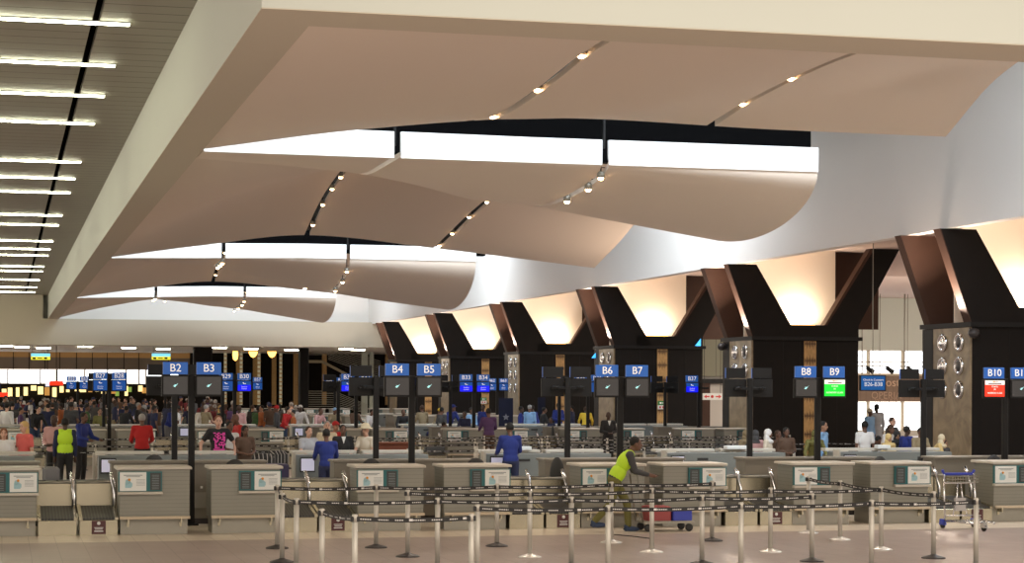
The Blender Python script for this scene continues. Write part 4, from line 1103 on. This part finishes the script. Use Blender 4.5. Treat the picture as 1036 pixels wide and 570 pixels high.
person(232.5,43.2,1.62,'front',.4,'brown','white','short','denim',('short','black hair'),'boy in a white shirt behind the pink print T-shirt')
person(249,47.0,1.78,'lean',-1.4,'brown','red','long','khaki',None,'person in red leaning over a trolley')
person(248,41.6,1.56,'front',.3,'brown','brown','short','olive',('long','black hair'),'woman in a brown patterned top beside the striped bags')
person(311,41.3,1.55,'counter',.3,'pale','pale grey','short','denim',('short','brown hair'),'man in a pale grey T-shirt seen over the counter')
person(331,43.4,1.62,'front',0,'pale','cream','short','khaki',('short','grey hair'),'person in a cream shirt beyond the blue jacketed agent')
person(339.5,44.6,1.60,'stand',.3,'tan','red','short','navy',('cap','red'),'person in a red cap beyond the blue jacketed agent')
person(331,38.0,1.57,'counter',BK,'brown','royal blue','long','navy',('short','black hair'),'agent in a royal blue jacket seen from behind near B4')
person(347,41.3,1.58,'front',0,'brown','black','long','black',('short','black hair'),'agent in a black jacket and white collar',extra=collar)
person(372,41.2,1.58,'counter',-.7,'pale','floral white','short','khaki',('hat','cream'),'woman in a straw sun hat and floral top')
person(517,38.4,1.68,'counter',BK,'brown','royal blue','long','navy',('short','black hair'),'agent in a royal blue jacket seen from behind left of B6')
person(755,42.6,1.43,'front',.3,'brown','khaki','long','brown',('scarf','khaki'),'woman in a patterned khaki headscarf by the black chair')
person(764.5,41.8,1.44,'stand',BK,'brown','pink','long','brown',('scarf','dark grey'),'person in a grey headscarf and pink top')
person(777,41.4,1.47,'stand',.9,'brown','floral white','long','grey',('scarf','white'),'person in a white headscarf below the back of B8')
person(787,42.0,1.43,'stand',.5,'brown','brown','long','brown',('short','brown hair'),'child with brown hair beside the white headscarf')
person(795.5,41.6,1.50,'front',0,'brown','brown','robe','brown',('long','black hair'),'woman with a brown and purple shawl facing the desks')
person(823,41.2,1.50,'lean',-.2,'brown','olive','robe','olive',('scarf','olive'),'person in a wide olive wrap below the B8 post')
person(833,42.6,1.62,'stand',.8,'tan','light blue','long','dark grey',('short','black hair'),'man in a pale blue shirt beside the olive wrap')
person(875,42.3,1.63,'stand',BK,'brown','white','short','black',('short','black hair'),'man in a white shirt seen from behind right of B9')
person(868,44.6,1.50,'stoop',1.3,'brown','black','long','black',('short','black hair'),'person in black bending down beside the white shirt')
person(880,60.5,1.72,'stand',.5,'brown','light blue','robe','white',('cap','cream'),'person in a pale blue robe and cream cap in front of the far windows')
person(887,61.5,1.86,'stand',BK,'dark','pale grey','robe','white',('short','black hair'),'tall person in a pale robe in front of the far windows')
person(893,44.0,1.56,'lean',.6,'brown','white','long','grey',('long','brown hair'),'woman with brown hair in a loose white top')
person(902.5,46,1.66,'front',.5,'pale','dark grey','long','black',('short','brown hair'),'man in a dark grey jacket above the yellow headscarf')
person(899,41.4,1.36,'front',.2,'tan','pale yellow','long','khaki',('scarf','pale yellow'),'woman in a pale yellow headscarf')
person(908,42.2,1.40,'front',-.2,'tan','black','long','black',('scarf','black'),'woman in a black headscarf beside the yellow one')
person(917.5,41.7,1.53,'stand',1.8,'dark','royal blue','long','navy',('short','black hair'),'man in a blue and white tracksuit top')
person(930,41.5,1.50,'counter',0,'brown','khaki','long','khaki',('short','black hair'),'man in a beige jacket facing the desks')
person(944,41.5,1.38,'lean',1.2,'tan','pale yellow','long','khaki',('scarf','cream'),'person in a cream wrap right of the beige jacket')
person(956,41.9,1.20,'stand',.4,'tan','dark grey','long','black',('long','black hair'),'child with black hair by the stone pillar')
person(615.5,56.5,1.66,'front',0,'dark','black','long','black',None,'bald man in black standing with hands folded before B6',extra=collar)
person(495,57.5,1.76,'counter',BK,'brown','purple','long','brown',('short','black hair'),'man in a dark purple top at the second island')
person(471,64.4,1.58,'counter',-.6,'brown','navy','long','navy',('short','black hair'),'agent in navy at the desk below B33')
person(477,68.5,1.66,'front',.4,'brown','light blue','long','denim',('short','black hair'),'man in light blue left of the B34 board')
person(434,64,1.50,'stoop',1.2,'brown','royal blue','long','navy',('short','black hair'),'agent in royal blue bending over the second island')
person(447,69,1.66,'stand',2.2,'brown','dark grey','long','black',('short','black hair'),'person in dark grey left of the royal blue group')
person(454,72,1.78,'lean',.5,'brown','royal blue','long','navy',('cap','royal blue'),'person in royal blue overall and blue cap')
person(439,71,1.66,'lean',1.5,'brown','khaki','long','khaki',('cap','yellow'),'person in a yellow cap beyond the second island')
for i,(px,yy,h,c,p,hr) in enumerate(((407,70,1.62,'black','lean','brown hair'),(527,71,1.68,'royal blue','stand','black hair'),(536,72,1.72,'light blue','stand','grey hair'),(544,72.5,1.75,'royal blue','lean','black hair'),(559,66.5,1.34,'navy','counter','black hair'),(565,74,1.78,'royal blue','front','black hair'),(548.5,70.5,1.66,'black','counter','black hair'),(593,74,1.68,'yellow','lean','brown hair'),(579,80,1.62,'navy','stand','black hair'),(489,74,1.7,'royal blue','stand','black hair'),(372,72,1.6,'white','lean','black hair'))):
    person(px,yy,h,p,(i*1.3)%6.2,['brown','dark'][i%2],c,'long','navy',('short',hr),['person in black leaning near the B4 screen','staff member in royal blue beside the stone pillar','grey haired person in light blue among the uniforms','staff member in royal blue leaning over','seated staff member in navy before the bamboo strip','staff member in royal blue on the bamboo strip','person in black between the blue uniforms','person in yellow below the B6 screen','person in navy in the dark beside the banner','staff member in royal blue right of B34','person in white leaning by the staircase'][i])
# group behind the second island, left half
for px,yy,h,c,p,hr,lab in ((287,71,1.70,'red','lean',('short','black hair'),'man in a red shirt left of the slim black column'),(280,71.5,1.70,'dark grey','stand',('cap','red'),'man in dark grey with a red cap'),
    (302,73,1.75,'white','lean',('cap','white'),'person in white with a white cap by the column'),(265,75,1.66,'orange','stand',('short','black hair'),'person in orange below the B30 screen'),(297,70,1.55,'orange','front',('short','black hair'),'person in an orange vest between red and white'),
    (242,69,1.72,'pink','stand',('short','brown hair'),'person in pale pink below the B29 screen'),(207,70,1.74,'khaki','counter',('short','grey hair'),'grey haired person in khaki below the B3 screen'),(223,75,1.66,'green','stand',('long','blonde hair'),'blonde person in green right of B3'),
    (258,76,1.66,'green','lean',('short','black hair'),'person in green left of the orange one'),(202,72,1.72,'floral white','lean',('short','brown hair'),'person in patterned white left of the khaki one'),(146,70.5,1.72,'dark grey','stand',('short','grey hair'),'person in dark grey above the red jacket'),
    (156,70,1.70,'navy','stand',('short','black hair'),'person in navy right of the red jacket'),(124,71,1.72,'black','lean',('short','black hair'),'person in black below the B28 screen'),(101,69.5,1.60,'olive','stand',('short','black hair'),'person in olive green below the B27 screen'),
    (7,69,1.78,'white','stand',('short','black hair'),'man in a white shirt at the hall edge'),(21,71,1.62,'purple','stand',('short','black hair'),'person in purple left of the column of screens'),(35,70,1.72,'black','lean',('short','black hair'),'person in black right of the purple top'),
    (72,74,1.70,'white','stand',('short','brown hair'),'person in white above the lime vest'),(62,78,1.72,'orange','stand',('short','black hair'),'person in orange above the pink shirt'),(180,71,1.70,'white','stand',('short','black hair'),'person in white and black below B2'),
    (170,74,1.70,'royal blue','lean',('short','black hair'),'person in royal blue left of B2 post'),(88,73,1.72,'green','stand',('short','black hair'),'person in green between B27 posts'),(320,70,1.66,'pink','lean',('short','brown hair'),'blurred person in pale pink right of the slim column'),
    (336,72,1.66,'khaki','lean',('cap','light blue'),'person in khaki with a light blue cap'),(358,71,1.68,'brown','counter',('short','black hair'),'person in brown by the staircase foot'),(428,71,1.72,'khaki','counter',('short','brown hair'),'blurred person in khaki by the B5 post')):
    person(px,yy,h,p,(px*.37)%6.2,['brown','tan','dark','pale'][px%4],c,'long' if px%3 else 'short',['black','navy','grey','denim'][px%4],hr,lab)
random.seed(21)
tops = ['black','white','navy','dark grey','grey','brown','black','maroon','black','khaki','black','dark grey','navy','purple','black','navy','brown','dark grey']
POS = []
POS += [(o.location.x, o.location.y) for o in COL.objects if o.parent is None and o.name.startswith('person')]
for z_, (ya, yb_, n_, where) in enumerate(((70.2,86,46,'before the third island'),(99,115.6,70,'beyond the third island'))):
    for i in range(n_):
        px = random.uniform(0, 300) if z_ != 1 else random.uniform(0, 215)
        Y = random.uniform(ya, yb_)
        while 95 < Y < 97 or any((X_at(px,Y)-a)**2+(Y-b2)**2 < .8 for a, b2 in POS): px = random.uniform(0, 300) if z_ != 1 else random.uniform(0, 215); Y = random.uniform(ya, yb_)
        POS.append((X_at(px,Y), Y)); t = random.choice(tops); bt = random.choice(['black','navy','grey','denim','khaki']); hr = random.choice([('short','black hair'),('short','brown hair'),('long','black hair'),('short','grey hair'),('cap','navy')])
        lab = '%s top, %s trousers, %s, %s' % (t, bt, hr[1]+(' cap' if hr[0]=='cap' else ''), where)
        lab = lab.rstrip(', ')
        n2 = 0; alt = ['','near the windows','taller','shorter','beside a post','standing apart','farther back']
        while lab+(', '+alt[n2] if n2 else '') in LBL: n2 += 1
        person(px, Y, random.uniform(1.6,1.82), random.choice(['stand','stand','front','counter','lean']), random.uniform(0,6.2), random.choice(['brown','tan','dark','pale']), t, random.choice(['long','short']), bt, hr, lab+(', '+alt[n2] if n2 else ''), group='distant crowd')
# the worker walking along the desks with a tray
def tray(e, J): pass
wk = person(622, 31.35, 1.72, 'walk', 1.35, 'brown', 'dark grey', 'long', 'olive', ('short','black hair'), 'worker in a lime hi-vis vest walking bent forward past the desks', extra=vest)
g = empty('push_cart', (X_at(673,31.35),31.35,0), 0); tag(g, 'low platform cart with blue and red crates pushed by the worker', 'cart')
MB().bbox(-.45,.45,-.25,.25,.14,.18,.01).build('platform', M['steelp'], g)
MB().tube([(-.45,-.2,.16),(-.55,-.2,.95),(-.55,.2,.95),(-.45,.2,.16)],.014).build('handle', M['steelp'], g)
MB().bbox(-.35,.05,-.2,.2,.18,.42,.02).build('red_crate', mat('dull_red',(.30,.05,.05),.5), g); MB().bbox(.08,.42,-.2,.2,.18,.38,.02).build('blue_crate', M['bluepl'], g)
for x_, y_ in ((-.36,-.2),(.36,-.2),(-.36,.2),(.36,.2)): MB().lathe([(.03,-.02),(.065,-.015),(.065,.015),(.03,.02)],c=(x_,y_,.066),n=14,axis='y').build('wheel', M['rubber'], g)
# floor cable behind the worker
o = MB().tube([(X_at(622,30.6),30.6,.008),(X_at(640,30.2),30.2,.008),(X_at(662,29.6),29.6,.008)],.008).build('floor_cable', M['rubber']); tag(o, 'thin black cable lying on the floor beneath the worker', 'cable')
# things on the rear counters
for i,(px,yy,w_) in enumerate(((440,39.5,.4),(531,39.6,.25),(893,39.5,.3),(745,39.5,.5))):
    o = MB().bbox(-w_/2,w_/2,-.1,.1,0,.07,.01).build('document_tray', M['card'] if i else M['rubber'], None, (X_at(px,yy),yy,1.10)); tag(o, ['black document tray on the rear counter below B5','white document tray beside the blue jacketed agent','white document tray on the rear counter below B9','white document tray on the rear counter left of B8'][i], 'tray')
